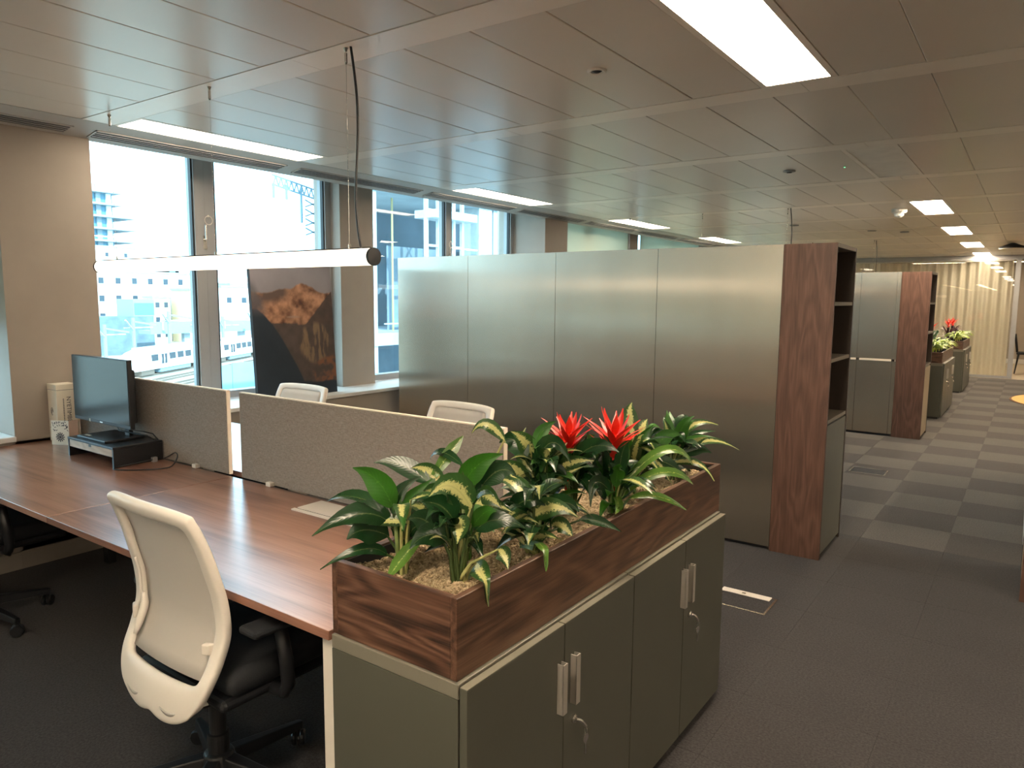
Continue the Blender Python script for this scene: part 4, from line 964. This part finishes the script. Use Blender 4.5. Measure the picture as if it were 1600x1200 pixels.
LEAVES = [
('A',(-0.017,-0.009,0.159),(-0.036,-0.028,0.252),(-0.096,-0.068,0.265),0.062,0.95,'g'),
('A',(-0.024,-0.009,0.141),(-0.101,-0.064,0.222),(-0.165,-0.093,0.173),0.045,0.25,'d'),
('A',(-0.018,-0.015,0.123),(-0.055,-0.069,0.198),(-0.140,-0.161,0.108),0.055,0.55,'d'),
('A',(-0.028,-0.014,0.091),(-0.056,-0.080,0.139),(-0.064,-0.119,0.104),0.060,0.80,'d'),
('A',(-0.033,-0.014,0.040),(-0.044,-0.067,0.103),(-0.125,-0.151,0.025),0.030,0.50,'d'),
('A',(-0.014,-0.012,0.145),(-0.024,-0.004,0.215),(0.027,0.044,0.239),0.030,0.80,'d'),
('A',(0.011,-0.013,0.150),(-0.009,0.023,0.182),(0.044,0.068,0.232),0.035,0.90,'g'),
('A',(0.027,0.002,0.130),(-0.007,-0.009,0.138),(-0.122,-0.112,0.127),0.035,0.40,'v'),
('A',(0.051,0.021,0.098),(0.035,-0.028,0.064),(0.043,-0.092,0.022),0.030,0.50,'s'),
('A',(0.014,0.014,0.089),(0.032,0.008,0.151),(0.094,0.043,0.100),0.045,0.80,'d'),
('B',(-0.006,-0.011,0.165),(-0.021,-0.029,0.213),(-0.049,-0.072,0.214),0.070,0.95,'d'),
('B',(0.026,0.021,0.182),(0.000,-0.019,0.290),(-0.035,-0.062,0.227),0.065,0.80,'v'),
('B',(-0.003,0.004,0.168),(0.033,-0.028,0.162),(0.049,-0.063,0.132),0.045,0.95,'v'),
('B',(0.031,0.030,0.058),(0.085,-0.023,0.056),(0.137,-0.061,0.008),0.050,0.95,'v'),
('B',(0.025,0.022,0.144),(0.061,0.023,0.202),(0.091,0.028,0.193),0.035,0.80,'g'),
('B',(0.087,0.040,0.099),(0.099,0.055,0.091),(0.122,0.033,0.060),0.035,0.90,'v'),
('B',(-0.022,-0.034,0.128),(-0.062,-0.054,0.185),(-0.075,-0.091,0.172),0.055,0.85,'d'),
('B',(-0.004,-0.020,0.122),(-0.049,-0.063,0.154),(-0.051,-0.110,0.112),0.050,0.70,'d'),
('B',(0.032,0.006,0.128),(-0.028,-0.011,0.159),(-0.053,-0.038,0.169),0.050,0.70,'d'),
('B',(0.030,0.026,0.134),(0.078,0.028,0.196),(0.153,0.060,0.156),0.045,0.60,'d'),
('C',(-0.006,-0.004,0.184),(0.020,0.001,0.272),(0.092,0.041,0.288),0.058,0.95,'g'),
('C',(-0.059,-0.053,0.226),(-0.053,-0.008,0.273),(-0.029,0.029,0.322),0.030,0.70,'s'),
('C',(0.004,-0.012,0.254),(-0.079,-0.019,0.309),(-0.106,-0.015,0.258),0.028,0.40,'d'),
('C',(-0.031,-0.041,0.204),(-0.085,-0.051,0.253),(-0.112,-0.080,0.245),0.040,0.85,'v'),
('C',(-0.062,-0.064,0.206),(-0.144,-0.080,0.269),(-0.206,-0.122,0.253),0.045,0.60,'d'),
('C',(0.081,0.067,0.311),(0.033,0.038,0.394),(-0.005,0.034,0.331),0.030,0.70,'v'),
('C',(0.036,0.015,0.183),(0.063,0.019,0.187),(0.107,0.015,0.154),0.045,0.95,'v'),
('C',(-0.022,-0.028,0.149),(0.020,0.020,0.173),(0.029,0.021,0.228),0.055,0.90,'d'),
('C',(0.008,-0.001,0.131),(0.050,0.014,0.182),(0.123,0.038,0.142),0.050,0.70,'v'),
('C',(0.032,0.028,0.196),(0.075,0.050,0.268),(0.107,0.076,0.229),0.055,0.80,'d'),
('C',(-0.033,-0.029,0.156),(-0.059,-0.058,0.203),(-0.080,-0.094,0.174),0.050,0.80,'v'),
('D',(-0.025,-0.009,0.174),(-0.040,-0.046,0.260),(-0.075,-0.078,0.276),0.055,0.95,'v'),
('D',(-0.037,-0.049,0.184),(-0.086,-0.038,0.276),(-0.127,-0.066,0.232),0.060,0.90,'d'),
('D',(-0.016,-0.031,0.224),(-0.025,0.010,0.285),(0.010,0.044,0.302),0.040,0.80,'g'),
('D',(-0.021,-0.023,0.157),(0.017,0.003,0.317),(0.076,0.030,0.181),0.050,0.85,'d'),
('D',(0.030,0.023,0.148),(0.078,0.024,0.195),(0.149,0.045,0.193),0.040,0.80,'v'),
('D',(-0.001,-0.022,0.050),(0.030,0.007,0.137),(0.122,0.038,0.174),0.035,0.80,'v'),
('D',(-0.036,-0.034,0.100),(-0.065,-0.054,0.175),(-0.110,-0.103,0.180),0.045,0.90,'v'),
('D',(-0.024,-0.037,0.083),(-0.077,-0.057,0.149),(-0.129,-0.116,0.119),0.050,0.70,'d'),
('D',(-0.022,-0.035,0.143),(-0.100,-0.025,0.219),(-0.082,0.015,0.274),0.045,0.80,'v'),
('D',(-0.011,-0.014,0.120),(0.054,0.011,0.188),(0.080,-0.004,0.129),0.045,0.80,'d'),
('J',(-0.012,-0.012,0.090),(0.051,0.001,0.165),(0.126,0.016,0.116),0.050,0.75,'v'),
('J',(0.102,0.063,0.093),(0.119,0.146,0.083),(0.150,0.219,0.028),0.028,0.60,'d'),
('J',(-0.019,-0.017,0.028),(0.039,-0.011,0.074),(0.100,-0.010,0.044),0.030,0.70,'v'),
('J',(0.035,0.032,0.074),(0.076,0.028,0.097),(0.105,0.030,0.046),0.040,0.90,'v'),
('J',(-0.032,-0.022,0.018),(0.075,-0.059,0.064),(0.125,-0.134,0.016),0.025,0.70,'s'),
('J',(-0.092,-0.083,0.072),(-0.045,-0.048,0.130),(0.032,-0.026,0.092),0.045,0.70,'v'),
('J',(-0.054,-0.028,0.108),(-0.013,-0.033,0.171),(0.040,-0.008,0.138),0.050,0.80,'d'),
('J',(-0.068,-0.038,0.086),(-0.033,-0.029,0.137),(0.004,0.003,0.153),0.050,0.90,'v'),
('J',(-0.002,-0.012,0.061),(-0.015,-0.042,0.120),(-0.027,-0.093,0.073),0.045,0.80,'d'),
('J',(0.013,0.011,0.111),(0.075,0.040,0.168),(0.108,0.052,0.118),0.045,0.80,'d'),
('E',(0.005,-0.004,0.176),(0.064,0.019,0.268),(0.136,0.036,0.223),0.050,0.80,'d'),
('E',(0.001,-0.005,0.167),(-0.056,-0.056,0.230),(-0.070,-0.087,0.229),0.050,0.80,'d'),
('E',(-0.006,-0.004,0.139),(-0.043,-0.012,0.194),(-0.033,0.013,0.264),0.035,0.90,'g'),
('E',(0.010,-0.018,0.123),(-0.045,-0.039,0.145),(-0.055,-0.076,0.074),0.045,0.70,'d'),
('E',(0.005,0.009,0.124),(0.069,0.016,0.161),(0.115,0.020,0.097),0.045,0.80,'d'),
('E',(0.008,0.003,0.171),(0.017,0.032,0.250),(0.044,0.068,0.248),0.035,0.80,'g'),
('G',(0.003,0.007,0.071),(0.122,0.134,0.295),(0.170,0.219,0.148),0.032,0.45,'s'),
('G',(0.019,0.002,0.070),(0.115,0.140,0.189),(0.170,0.226,0.083),0.032,0.50,'s'),
('G',(0.018,0.015,0.024),(0.071,0.076,0.109),(0.170,0.174,0.010),0.026,0.50,'s'),
('G',(0.005,0.003,0.068),(0.056,-0.060,0.059),(0.080,-0.145,0.048),0.030,0.95,'s'),
('G',(-0.001,-0.016,0.079),(-0.054,-0.062,0.174),(-0.036,-0.087,0.049),0.040,0.80,'d'),
('G',(-0.007,-0.005,0.086),(-0.066,-0.047,0.155),(-0.026,-0.018,0.195),0.040,0.90,'d'),
('G',(0.003,-0.006,0.129),(0.019,0.042,0.189),(0.016,0.060,0.232),0.035,0.90,'g'),
('F',(0.027,-0.002,0.122),(0.006,0.027,0.193),(0.051,0.061,0.246),0.045,0.90,'g'),
('F',(0.002,0.010,0.189),(-0.027,0.007,0.298),(-0.024,0.044,0.320),0.050,0.90,'v'),
('F',(0.020,0.024,0.166),(0.011,0.039,0.239),(0.017,0.086,0.260),0.060,0.95,'v'),
('F',(0.006,0.008,0.099),(-0.026,-0.021,0.157),(-0.017,-0.012,0.213),0.055,0.95,'v'),
('F',(0.066,0.031,0.148),(0.087,0.070,0.237),(0.140,0.100,0.214),0.050,0.80,'g'),
('F',(0.055,0.029,0.136),(0.121,0.061,0.125),(0.169,0.059,0.086),0.040,0.70,'d'),
('F',(-0.004,0.001,0.133),(-0.096,-0.034,0.269),(-0.023,0.057,0.266),0.050,0.70,'d'),
('F',(0.026,0.018,0.077),(0.079,0.026,0.189),(0.138,0.037,0.041),0.035,0.80,'v'),
('H',(0.002,0.007,0.121),(-0.018,0.009,0.210),(-0.032,0.026,0.264),0.040,0.90,'g'),
('H',(0.028,0.015,0.153),(0.054,0.041,0.256),(0.142,0.101,0.216),0.032,0.60,'v'),
('H',(0.050,0.046,0.114),(0.087,0.132,0.186),(0.170,0.272,0.096),0.028,0.60,'v'),
('H',(0.059,0.028,0.130),(0.075,0.061,0.177),(0.114,0.081,0.165),0.040,0.80,'v'),
('H',(-0.007,-0.026,0.062),(0.101,0.025,0.126),(0.170,0.005,0.025),0.028,0.60,'v'),
('H',(0.031,-0.001,0.131),(0.031,0.064,0.204),(0.016,0.073,0.226),0.040,0.90,'v'),
('H',(0.009,-0.008,0.093),(-0.035,-0.005,0.152),(-0.061,-0.019,0.201),0.050,0.90,'v'),
('H',(0.041,0.006,0.102),(0.087,0.055,0.144),(0.136,0.060,0.115),0.040,0.70,'d'),
('H',(-0.008,0.006,0.064),(-0.037,-0.051,0.115),(-0.070,-0.087,0.079),0.040,0.80,'d'),
('H',(0.019,0.015,0.115),(0.043,0.060,0.195),(0.117,0.145,0.183),0.030,0.50,'d'),
]
plants = {}
for key, (loc, lab) in PLANTS.items():
    plants[key] = empty('bromeliad' if key in 'EG' else 'foliage_plant', loc, label=lab, cat='flower' if key in 'EG' else 'plant', group='plants in the near planter')
random.seed(11)
for key, p in plants.items():
    for q in range(3):
        a = 2*PI*q/3+random.random(); m = MB(); h = random.uniform(.09, .15)
        m.tube([(.008*math.cos(a), .008*math.sin(a), 0), (.012*math.cos(a), .012*math.sin(a), h*.5), (.02*math.cos(a), .02*math.sin(a), h)], [.008, .0065, .004], 8)
        o = m.build('stem', M['stem_green'], p, smooth=True); GROWN.append((p.name, tree_of(o.data, p.location)))
def flower(pl, cx, cy, z0, h, s=1.0, n=26, mat='bract_red'):
    f = empty('flower_head', (cx, cy, z0)); f.parent = pl; f.location = (cx, cy, z0)
    MB().tube([(0, 0, -z0*.0-.10*s), (0, 0, 0), (0, 0, h*.5)], [.006*s, .007*s, .009*s], 8).build('flower_stalk', M[mat], f, smooth=True); GROWN.append((pl.name, tree_of(f.children[0].data, pl.location+Vector((cx, cy, z0)))))
    for q in range(n):
        a = q*2.399+.4; lv = q/n; r = (.016+.056*lv**.5*(1.2-lv*.6))*s; zb = h*(.02+.55*lv); zt = h*(.42+.60*lv)*random.uniform(.92, 1.05)
        if q < 4: zt = h*.25; r *= .8
        spread = 1.0 if q < n*.75 else .45
        B = (.004*math.cos(a), .004*math.sin(a), zb-.01); T = (r*1.35*spread*math.cos(a), r*1.35*spread*math.sin(a), zt); C = (.55*r*math.cos(a), .55*r*math.sin(a), zb+(zt-zb)*.45)
        me = leaf_mesh(B, C, T, .0175*s, .1, None, nu=6, nvh=1, fold=.35); GROWN.append((pl.name, tree_of(me, pl.location+Vector((cx, cy, z0))))); me.materials.append(M[mat]); o = bpy.data.objects.new('bract', me); COL.objects.link(o); o.parent = f

flower(plants['E'], -.008, -.012, .185, .15, 1.25)
flower(plants['G'], -.004, .0, .180, .165, 1.4)
for pl, B, C, T, w, q, m in LEAVES:
    a = random.uniform(0, 2*PI); r = random.uniform(.004, .018); fo = random.uniform(.1, .32); wv = random.uniform(0, .06); p = plants[pl]
    for k, d in enumerate((0, .015, -.015, .03, -.03, .045, -.045, .06, -.06, .08, -.08)):      # slide a leaf that touches a neighbour a little nearer or farther
        sh = CAMH*d
        me = leaf_mesh(Vector(B)+sh*.5, Vector(C)+sh*.8, Vector(T)+sh, w*(1.12 if m != 'g' else 1.05), q, (r*math.cos(a), r*math.sin(a), .0), fold=fo, wave=wv, blunt=1 if m == 's' else 0)
        over_edge(me, p.location); tr = tree_of(me, p.location)
        if k == 10 or not any(n_ != p.name and t_.overlap(tr) for n_, t_ in GROWN): break
        bpy.data.meshes.remove(me)
    GROWN.append((p.name, tr)); me.materials.append(M[LM[m]]); o = bpy.data.objects.new('leaf', me); COL.objects.link(o); o.parent = p
for key, p in plants.items():
    def inner():                               # low leaves that fill the clump
        a = random.uniform(0, 2*PI); h = random.uniform(.09 if key in 'AB' else .03, .19); r0 = random.uniform(.01, .035); L_ = random.uniform(.05, .15 if key in 'FGHJ' else .12)
        B = Vector((r0*math.cos(a), r0*math.sin(a), h)); T = B+Vector((L_*math.cos(a), L_*math.sin(a), random.uniform(-.05, .05)))
        wx = p.location.x+T.x
        if wx < -1.33 or (wx > -.96 and T.z < .08): T.x *= .3
        return leaf_mesh(B, (B+T)/2+Vector((0, 0, random.uniform(.02, .06))), T, random.uniform(.032, .055), .15, (r0*.4*math.cos(a), r0*.4*math.sin(a), 0))
    def upright():
        a = random.uniform(0, 2*PI); r1 = random.uniform(.04, .11); zt = random.uniform(.17, .27)
        B = Vector((.02*math.cos(a), .02*math.sin(a), random.uniform(.07, .13))); T = Vector((r1*math.cos(a), r1*math.sin(a), zt))
        if p.location.x+T.x < -1.33: T.x *= .4
        C = B*.55+T*.45+Vector((-.02*math.cos(a), -.02*math.sin(a), random.uniform(.03, .08)))
        return leaf_mesh(B, C, T, random.uniform(.035, .05), random.uniform(.3, .8), (.008*math.cos(a), .008*math.sin(a), 0))
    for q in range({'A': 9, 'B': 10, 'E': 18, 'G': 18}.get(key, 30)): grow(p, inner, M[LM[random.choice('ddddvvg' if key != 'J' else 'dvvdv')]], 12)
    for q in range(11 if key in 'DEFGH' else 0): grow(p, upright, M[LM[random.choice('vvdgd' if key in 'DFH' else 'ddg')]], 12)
# far planters: lime foliage and red flowers, each plant its own thing
def far_plant(x, y, z, n, L_, mat, label, up=.06, flow=None, wl=.035):
    p = empty('foliage_plant', (x, y, z), label=label, cat='plant', group='plants in the distant planters')
    if flow: flower(p, 0, 0, flow, .20, 1.7, 12)
    def far_leaf():
        a = random.uniform(0, 2*PI); l = L_*random.uniform(.5, 1.0); e = random.uniform(.2, 1)
        B = Vector((.02*math.cos(a), .02*math.sin(a), .05+.06*e)); T = Vector((l*math.cos(a), l*math.sin(a), .02+up*e*2)); C = (B+T)/2+Vector((0, 0, .05+.08*e))
        return leaf_mesh(B, C, T, wl, .2, (0, 0, 0), nu=6, nvh=1)
    for q in range(n): grow(p, far_leaf, M[LM[mat]] if mat in LM else M[mat], 14, False)
    return p
pos = ('first', 'second', 'third', 'fourth')
for n_, ya in enumerate((11.30, 14.84)):
    for i in range(4):
        yy = ya+.2+.4*i
        far_plant(-1.22, yy+.12, .87, 14, .22, 'd' if n_ == 0 else 'bract_dark', 'taller dark-leaved plant in the %s distant planter, %s from its near end' % (('nearer', 'farther')[n_], pos[i]), .13, (.24 if i in (0, 2) else None))
    for i in range(4):
        yy = ya+.2+.4*i
        far_plant(-1.08, yy-.05, .87, 22, .26, 'l', 'lime variegated plant in the %s distant planter, %s from its near end' % (('nearer', 'farther')[n_], pos[i]), .05)

# ================================================================ OUTSIDE THE WINDOWS
GZ = -9.0
g = MB().add([(-900, -700, GZ), (-9, -700, GZ), (-9, 900, GZ), (-900, 900, GZ)], [(0, 1, 2, 3)]).build('railway_ground', M['ballast']); tag(g, kind='structure')
def facade_building(name, x, y0, y1, z1, dep, wall, label, rows, cols, ww, wh, glassm='window_dark', x_extra=()):
    t = empty(name, (x-dep/2, (y0+y1)/2, GZ), label=label, cat='building')
    P('walls', t, M[wall], (x-dep, x, y0, y1, GZ, z1)); P('roof_parapet', t, M['concrete_grey'], (x-dep-.2, x+.2, y0-.2, y1+.2, z1, z1+.5))
    H_ = z1-GZ
    for r_ in range(rows):
        for c in range(cols):
            yc = y0+(c+.5)*(y1-y0)/cols; zc = GZ+H_*(r_+.55)/rows
            w = P('window', t, M[glassm], (x-.3, x+.06, yc-ww/2, yc+ww/2, zc-wh/2, zc+wh/2))
    return t
facade_building('long_building', -165, 72, 101, 6.5, 14, 'concrete_white', 'long white building with small square windows behind the trains', 4, 8, 1.1, 1.3)
facade_building('corner_block', -150, 96.5, 112, 3.5, 12, 'concrete_white', 'white block behind the railway seen past the window mullion', 2, 4, 1.2, 1.2)
facade_building('flat_block', -160, 86, 90, 1.0, 4, 'brick_ochre', 'ochre brick block standing before the white building', 3, 2, .9, 1.2)
facade_building('flat_block', -155, 92.0, 94.5, 2.8, 8, 'brick_ochre', 'narrow ochre brick block beside the window mullion', 3, 1, .9, 1.2)
facade_building('end_building', -170, 112, 140, 4.5, 14, 'concrete_white', 'pale building half hidden behind the leaning picture', 3, 6, 1.5, 1.5)
facade_building('left_building', -192, 66, 99, 13.5, 12, 'concrete_white', 'tall white apartment block below the tower', 6, 7, .8, 1.0)
t = empty('tower', (-230, 98, GZ), label='unfinished tower with jutting floor slabs at the left of the window', cat='building')
P('core', t, M['tower_glass'], (-242, -231, 92, 113, GZ, 32.5))
for q in range(6): P('floor_slab', t, M['concrete_grey'], (-244, -228, 90, 114.5 if q > 3 else 118.5, 14+q*3.6, 14.6+q*3.6))
for q in range(6): P('facade_panel', t, M['concrete_white' if q % 2 else 'concrete_grey'], (-231, -230.4, 96+q*3, 97.4+q*3, 14, 34.5))
t = empty('arch_tower', (-300, 168, GZ), label='distant blue tower with an arched top beyond the railway', cat='building')
P('leg', t, M['tower_glass'], (-306, -298, 165.5, 168, GZ, 12)); P('leg', t, M['tower_glass'], (-306, -298, 170.5, 172.2, GZ, 12)); P('crown', t, M['tower_glass'], (-306, -298, 165.5, 172.2, 11, 14.5))
for q in range(12): P('balcony', t, M['concrete_white'], (-298, -297, 165.5, 168.2, -2+q*1.15, -1.7+q*1.15))
P('podium', t, M['steel_blue'], (-310, -296, 158, 182, GZ, -.5))
# trains
tdir = Vector((-19.0, 30.9, 0)).normalized(); tn = Vector((tdir.y, -tdir.x, 0))
def carriage(k, label, cab=False):
    o = Vector((-93, 46, GZ))+tdir*(k*20.6); t = empty('train_carriage', o, label=label, cat='train carriage', group='white train carriages')
    t.rotation_euler = (0, 0, math.atan2(tdir.y, tdir.x))      # local +x along the train, -y towards the office
    sec = [(-1.35, .9), (-1.42, 2.2), (-1.32, 3.1), (-.8, 3.55), (.8, 3.55), (1.32, 3.1), (1.42, 2.2), (1.35, .9)]
    m = MB(); st = [(0, 1), (1.6, 1), (19.6, 1), (20, .96)] if not cab else [(0, .62), (1.2, .86), (3, 1), (20, 1)]
    for x, s in st: m.v += [(x, y*(.9+.1*s), .9+(z-.9)*s) for y, z in sec]
    n = len(sec)
    for i in range(len(st)-1):
        for j in range(n): m.f.append((i*n+j, i*n+(j+1) % n, (i+1)*n+(j+1) % n, (i+1)*n+j))
    m.f += [tuple(range(n)), tuple(range(len(st)*n-1, (len(st)-1)*n-1, -1))]; m.build('body', M['train_white'], t)
    MB().box(1 if not cab else 3, 19.4, -.9, .9, 3.5, 3.75).build('roof_unit', M['train_roof'], t)
    for x in (4.4, 8.8, 10.9, 13.0, 17.2): MB().box(x-.75, x+.75, -1.47, -1.36, 2.0, 2.85).build('window', M['window_dark'], t)
    for x in (6.3, 7.1, 14.9, 15.7): MB().box(x-.22, x+.22, -1.48, -1.36, 1.5, 2.8).build('door_window', M['window_dark'], t)
    for x in (3.2, 16.8): MB().box(x-1.5, x+1.5, -1.1, 1.1, .24, .85).build('bogie', M['rail_steel'], t)
    MB().box(6, 14, -1.2, 1.2, .35, .88).build('underframe', M['steel_blue'], t)
carriage(0, 'white train carriage with a sloping cab end, leftmost of the train', True)
carriage(1, 'white train carriage in the middle of the train'); carriage(2, 'white train carriage farther right, past the mullion'); carriage(3, 'last white train carriage beside the leaning picture')
for q, d in enumerate((-.72, .72, -4.2, -5.64, -8.5, -9.94, -13, -14.4)):
    a = Vector((-93, 46, GZ))+tn*(-d)*1.0-tdir*60; b = a+tdir*260
    r_ = MB().bar(a+Vector((0, 0, .12)), b+Vector((0, 0, .12)), .14, .2).build('rail', M['rail_steel'])
    tag(r_, 'steel rail of the railway, %s from the train' % ('under it, near side', 'under it, far side', 'second', 'third', 'fourth', 'fifth', 'sixth', 'seventh')[q], 'rail', 'railway rails')
t = empty('footbridge', (-125, 90, GZ), label='dark blue footbridge over the railway behind the train', cat='bridge')
P('deck', t, M['steel_blue'], (-128, -124, 66, 150, -5.1, -4.5)); P('parapet', t, M['steel_blue'], (-124.2, -124, 66, 150, -4.5, -3.0))
for q in range(14): P('parapet_post', t, M['scaffold'], (-124, -123.8, 68+q*6, 68.3+q*6, -4.5, -2.8))
for y in (73, 84.5, 104, 112.6): P('pier', t, M['scaffold'], (-126.5, -125.5, y, y+1.1, GZ, -5.1))
for q, y in enumerate((55.5, 60, 66, 71, 76, 82)):
    t = empty('catenary_mast', (-118, y, GZ), label='railway catenary mast, %s from the left' % ('first', 'second', 'third', 'fourth', 'fifth', 'sixth')[q], cat='mast', group='catenary masts')
    h = 6.0+(q % 3)
    MB().box(-.2, .2, -.2, .2, 0, h).build('pole', M['steel_blue'], t); MB().bar((0, 0, h-.6), (2.5, 2.6, h-1.2), .25).build('bracket', M['steel_blue'], t)
    MB().bar((0, 0, h-2), (2.0, -2.2, h-.3), .22).build('strut', M['scaffold'], t); MB().bar((0, -1.5, h-1.6), (0, 3.2, h-1.6), .2).build('cross_arm', M['scaffold'], t)
t = empty('signal_box', (-135, 66, GZ), label='dark railway hut with pitched roof at the left behind the train', cat='hut')
P('walls', t, M['concrete_dark'], (-138, -132, 60.5, 71, GZ, -2.2)); P('window_band', t, M['tower_glass'], (-132, -131.9, 67.5, 71, -1.9, .2)); P('upper_floor', t, M['steel_blue'], (-138, -132, 67.3, 71.2, -2.2, .9))
t = empty('site_hoarding', (-52, 38, GZ), label='blue site hoarding below the right half of the railway window', cat='fence')
for q in range(7): P('board', t, M['hoarding'], (-52.1, -52, 32.0+q*2.2, 34.15+q*2.2, GZ, -3.9+.15*(q % 2)))
for q in range(7): P('post', t, M['scaffold'], (-52.3, -52.1, 33.0+q*2.2, 33.1+q*2.2, GZ, -3.6))
# building site opposite the second window
XS = -19.0
t = empty('construction_frame', (XS-3, 22, GZ), label='concrete frame of the building site opposite, open floors and columns', cat='building')
def skew(name, mat, x0, x1, y0, y1, z0, z1):      # the far side runs away to the right, as the street does
    k = -1.0; f = lambda x, y: (x, y+k*(x-XS))
    a_ = [f(x0, y0), f(x1, y0), f(x1, y1), f(x0, y1)]
    MB().add([(*p, z0) for p in a_]+[(*p, z1) for p in a_], [(0,3,2,1),(4,5,6,7),(0,1,5,4),(1,2,6,5),(2,3,7,6),(3,0,4,7)]).build(name, M[mat], t, org=t.location)
for z in (-4.0, -.15, 5.3): skew('floor_slab', 'concrete_grey', XS-5, XS, 17.6, 34, z, z+.45)
for y, w in ((17.7, .75), (24.3, .9), (25.3, .9), (30, .8)): P('column', t, M['scaffold' if w != .9 or y < 25 else 'concrete_grey'], (XS-.9, XS-.1, y, y+w, GZ, 12))
skew('back_wall', 'concrete_dark', XS-5.2, XS-5, 15, 34, GZ, 12); skew('block_wall', 'concrete_dark', XS-2, XS-1.8, 18.8, 23.5, -.15, 3.6)
for z in (1.0, 1.45): P('guard_rail', t, M['scaffold'], (XS-.15, XS-.1, 18.8, 24.3, z-.85, z-.80))
P('prop', t, M['site_yellow'], (XS-1, XS-.95, 20.07, 20.13, .3, 5.3)); P('prop', t, M['scaffold'], (XS-.9, XS-.85, 19.05, 19.12, .3, 2.6)); P('prop', t, M['scaffold'], (XS-.9, XS-.8, 27.2, 27.3, .3, 3.4))
t = empty('hoist_mast', (XS+1.2, 20.6, GZ), label='lattice hoist mast with scaffolding in front of the building site', cat='scaffold')
for y in (19.6, 20.25, 21.1, 21.6): MB().box(-.06, .06, y-20.6-.06, y-20.6+.06, 0, 20).build('upright', M['scaffold'], t)
for q in range(9):
    z = 6.2+q*1.25; m = MB().bar((0, -.35, z), (0, .5, z+1.2), .07); m.build('brace', M['scaffold'], t); MB().bar((0, .5, z), (0, -.35, z+1.2), .07).build('brace', M['scaffold'], t)
    MB().box(-.05, .05, -1.0, 1.0, z-.04, z+.04).build('ledger', M['scaffold'], t)
for z in (9.6, 13.4): MB().box(-.5, .5, -1.05, 1.3, z, z+.28).build('platform', M['scaffold'], t)
MB().box(.1, .5, .0, .5, 10.9, 11.5).build('control_box', M['concrete_white'], t)
t = empty('hoist_mast', (XS+1.5, 24.0, GZ), label='single scaffold tower by the pale column of the building site', cat='scaffold')
for y in (-.45, -.05, .2): MB().box(-.05, .05, y-.05, y+.05, 0, 20).build('upright', M['scaffold'], t)
for q in range(10): MB().bar((0, -.45, 6+q), (0, .2, 6.9+q), .06).build('brace', M['scaffold'], t)
t = empty('crane_jib', (-26, 20.8, 6.1), label='lattice jib hanging at the top right of the railway window', cat='crane')
for dz in (0, .55): MB().bar((0, -1.55, dz*.7+.1), (0, .9, dz*.7-.3), .06).build('chord', M['steel_blue'], t)
for q in range(9):
    y = -1.5+q*.26; z = .1-(y+1.55)*.163; MB().bar((0, y, z), (0, y+.13, z+.37), .045).build('lacing', M['steel_blue'], t); MB().bar((0, y+.13, z+.37), (0, y+.26, z-.04), .045).build('lacing', M['steel_blue'], t)
for y in (-1.5, -.85, -.1): MB().box(-.04, .04, y-.04, y+.04, -.45-(.9 if y > -.5 else 0), .15).build('hanger', M['steel_blue'], t)
for q in range(4): MB().bar((0, .1, -.35-q*.4), (0, .9, -.65-q*.4), .05).build('lacing', M['steel_blue'], t); MB().bar((0, .9, -.35-q*.4), (0, .1, -.65-q*.4), .05).build('lacing', M['steel_blue'], t)
for dz in (0, .55): MB().bar((0, .9, dz*.7-.3), (0, 5.6, dz*.7-1.05), .06).build('chord', M['steel_blue'], t)
for y in (5.4, 5.9): MB().box(-.06, .06, y-.05, y+.05, -15.1, 1.2).build('mast_post', M['steel_blue'], t)
for q in range(14): MB().bar((0, 5.4, -9+q*.7), (0, 5.9, -8.3+q*.7), .05).build('mast_lacing', M['steel_blue'], t)
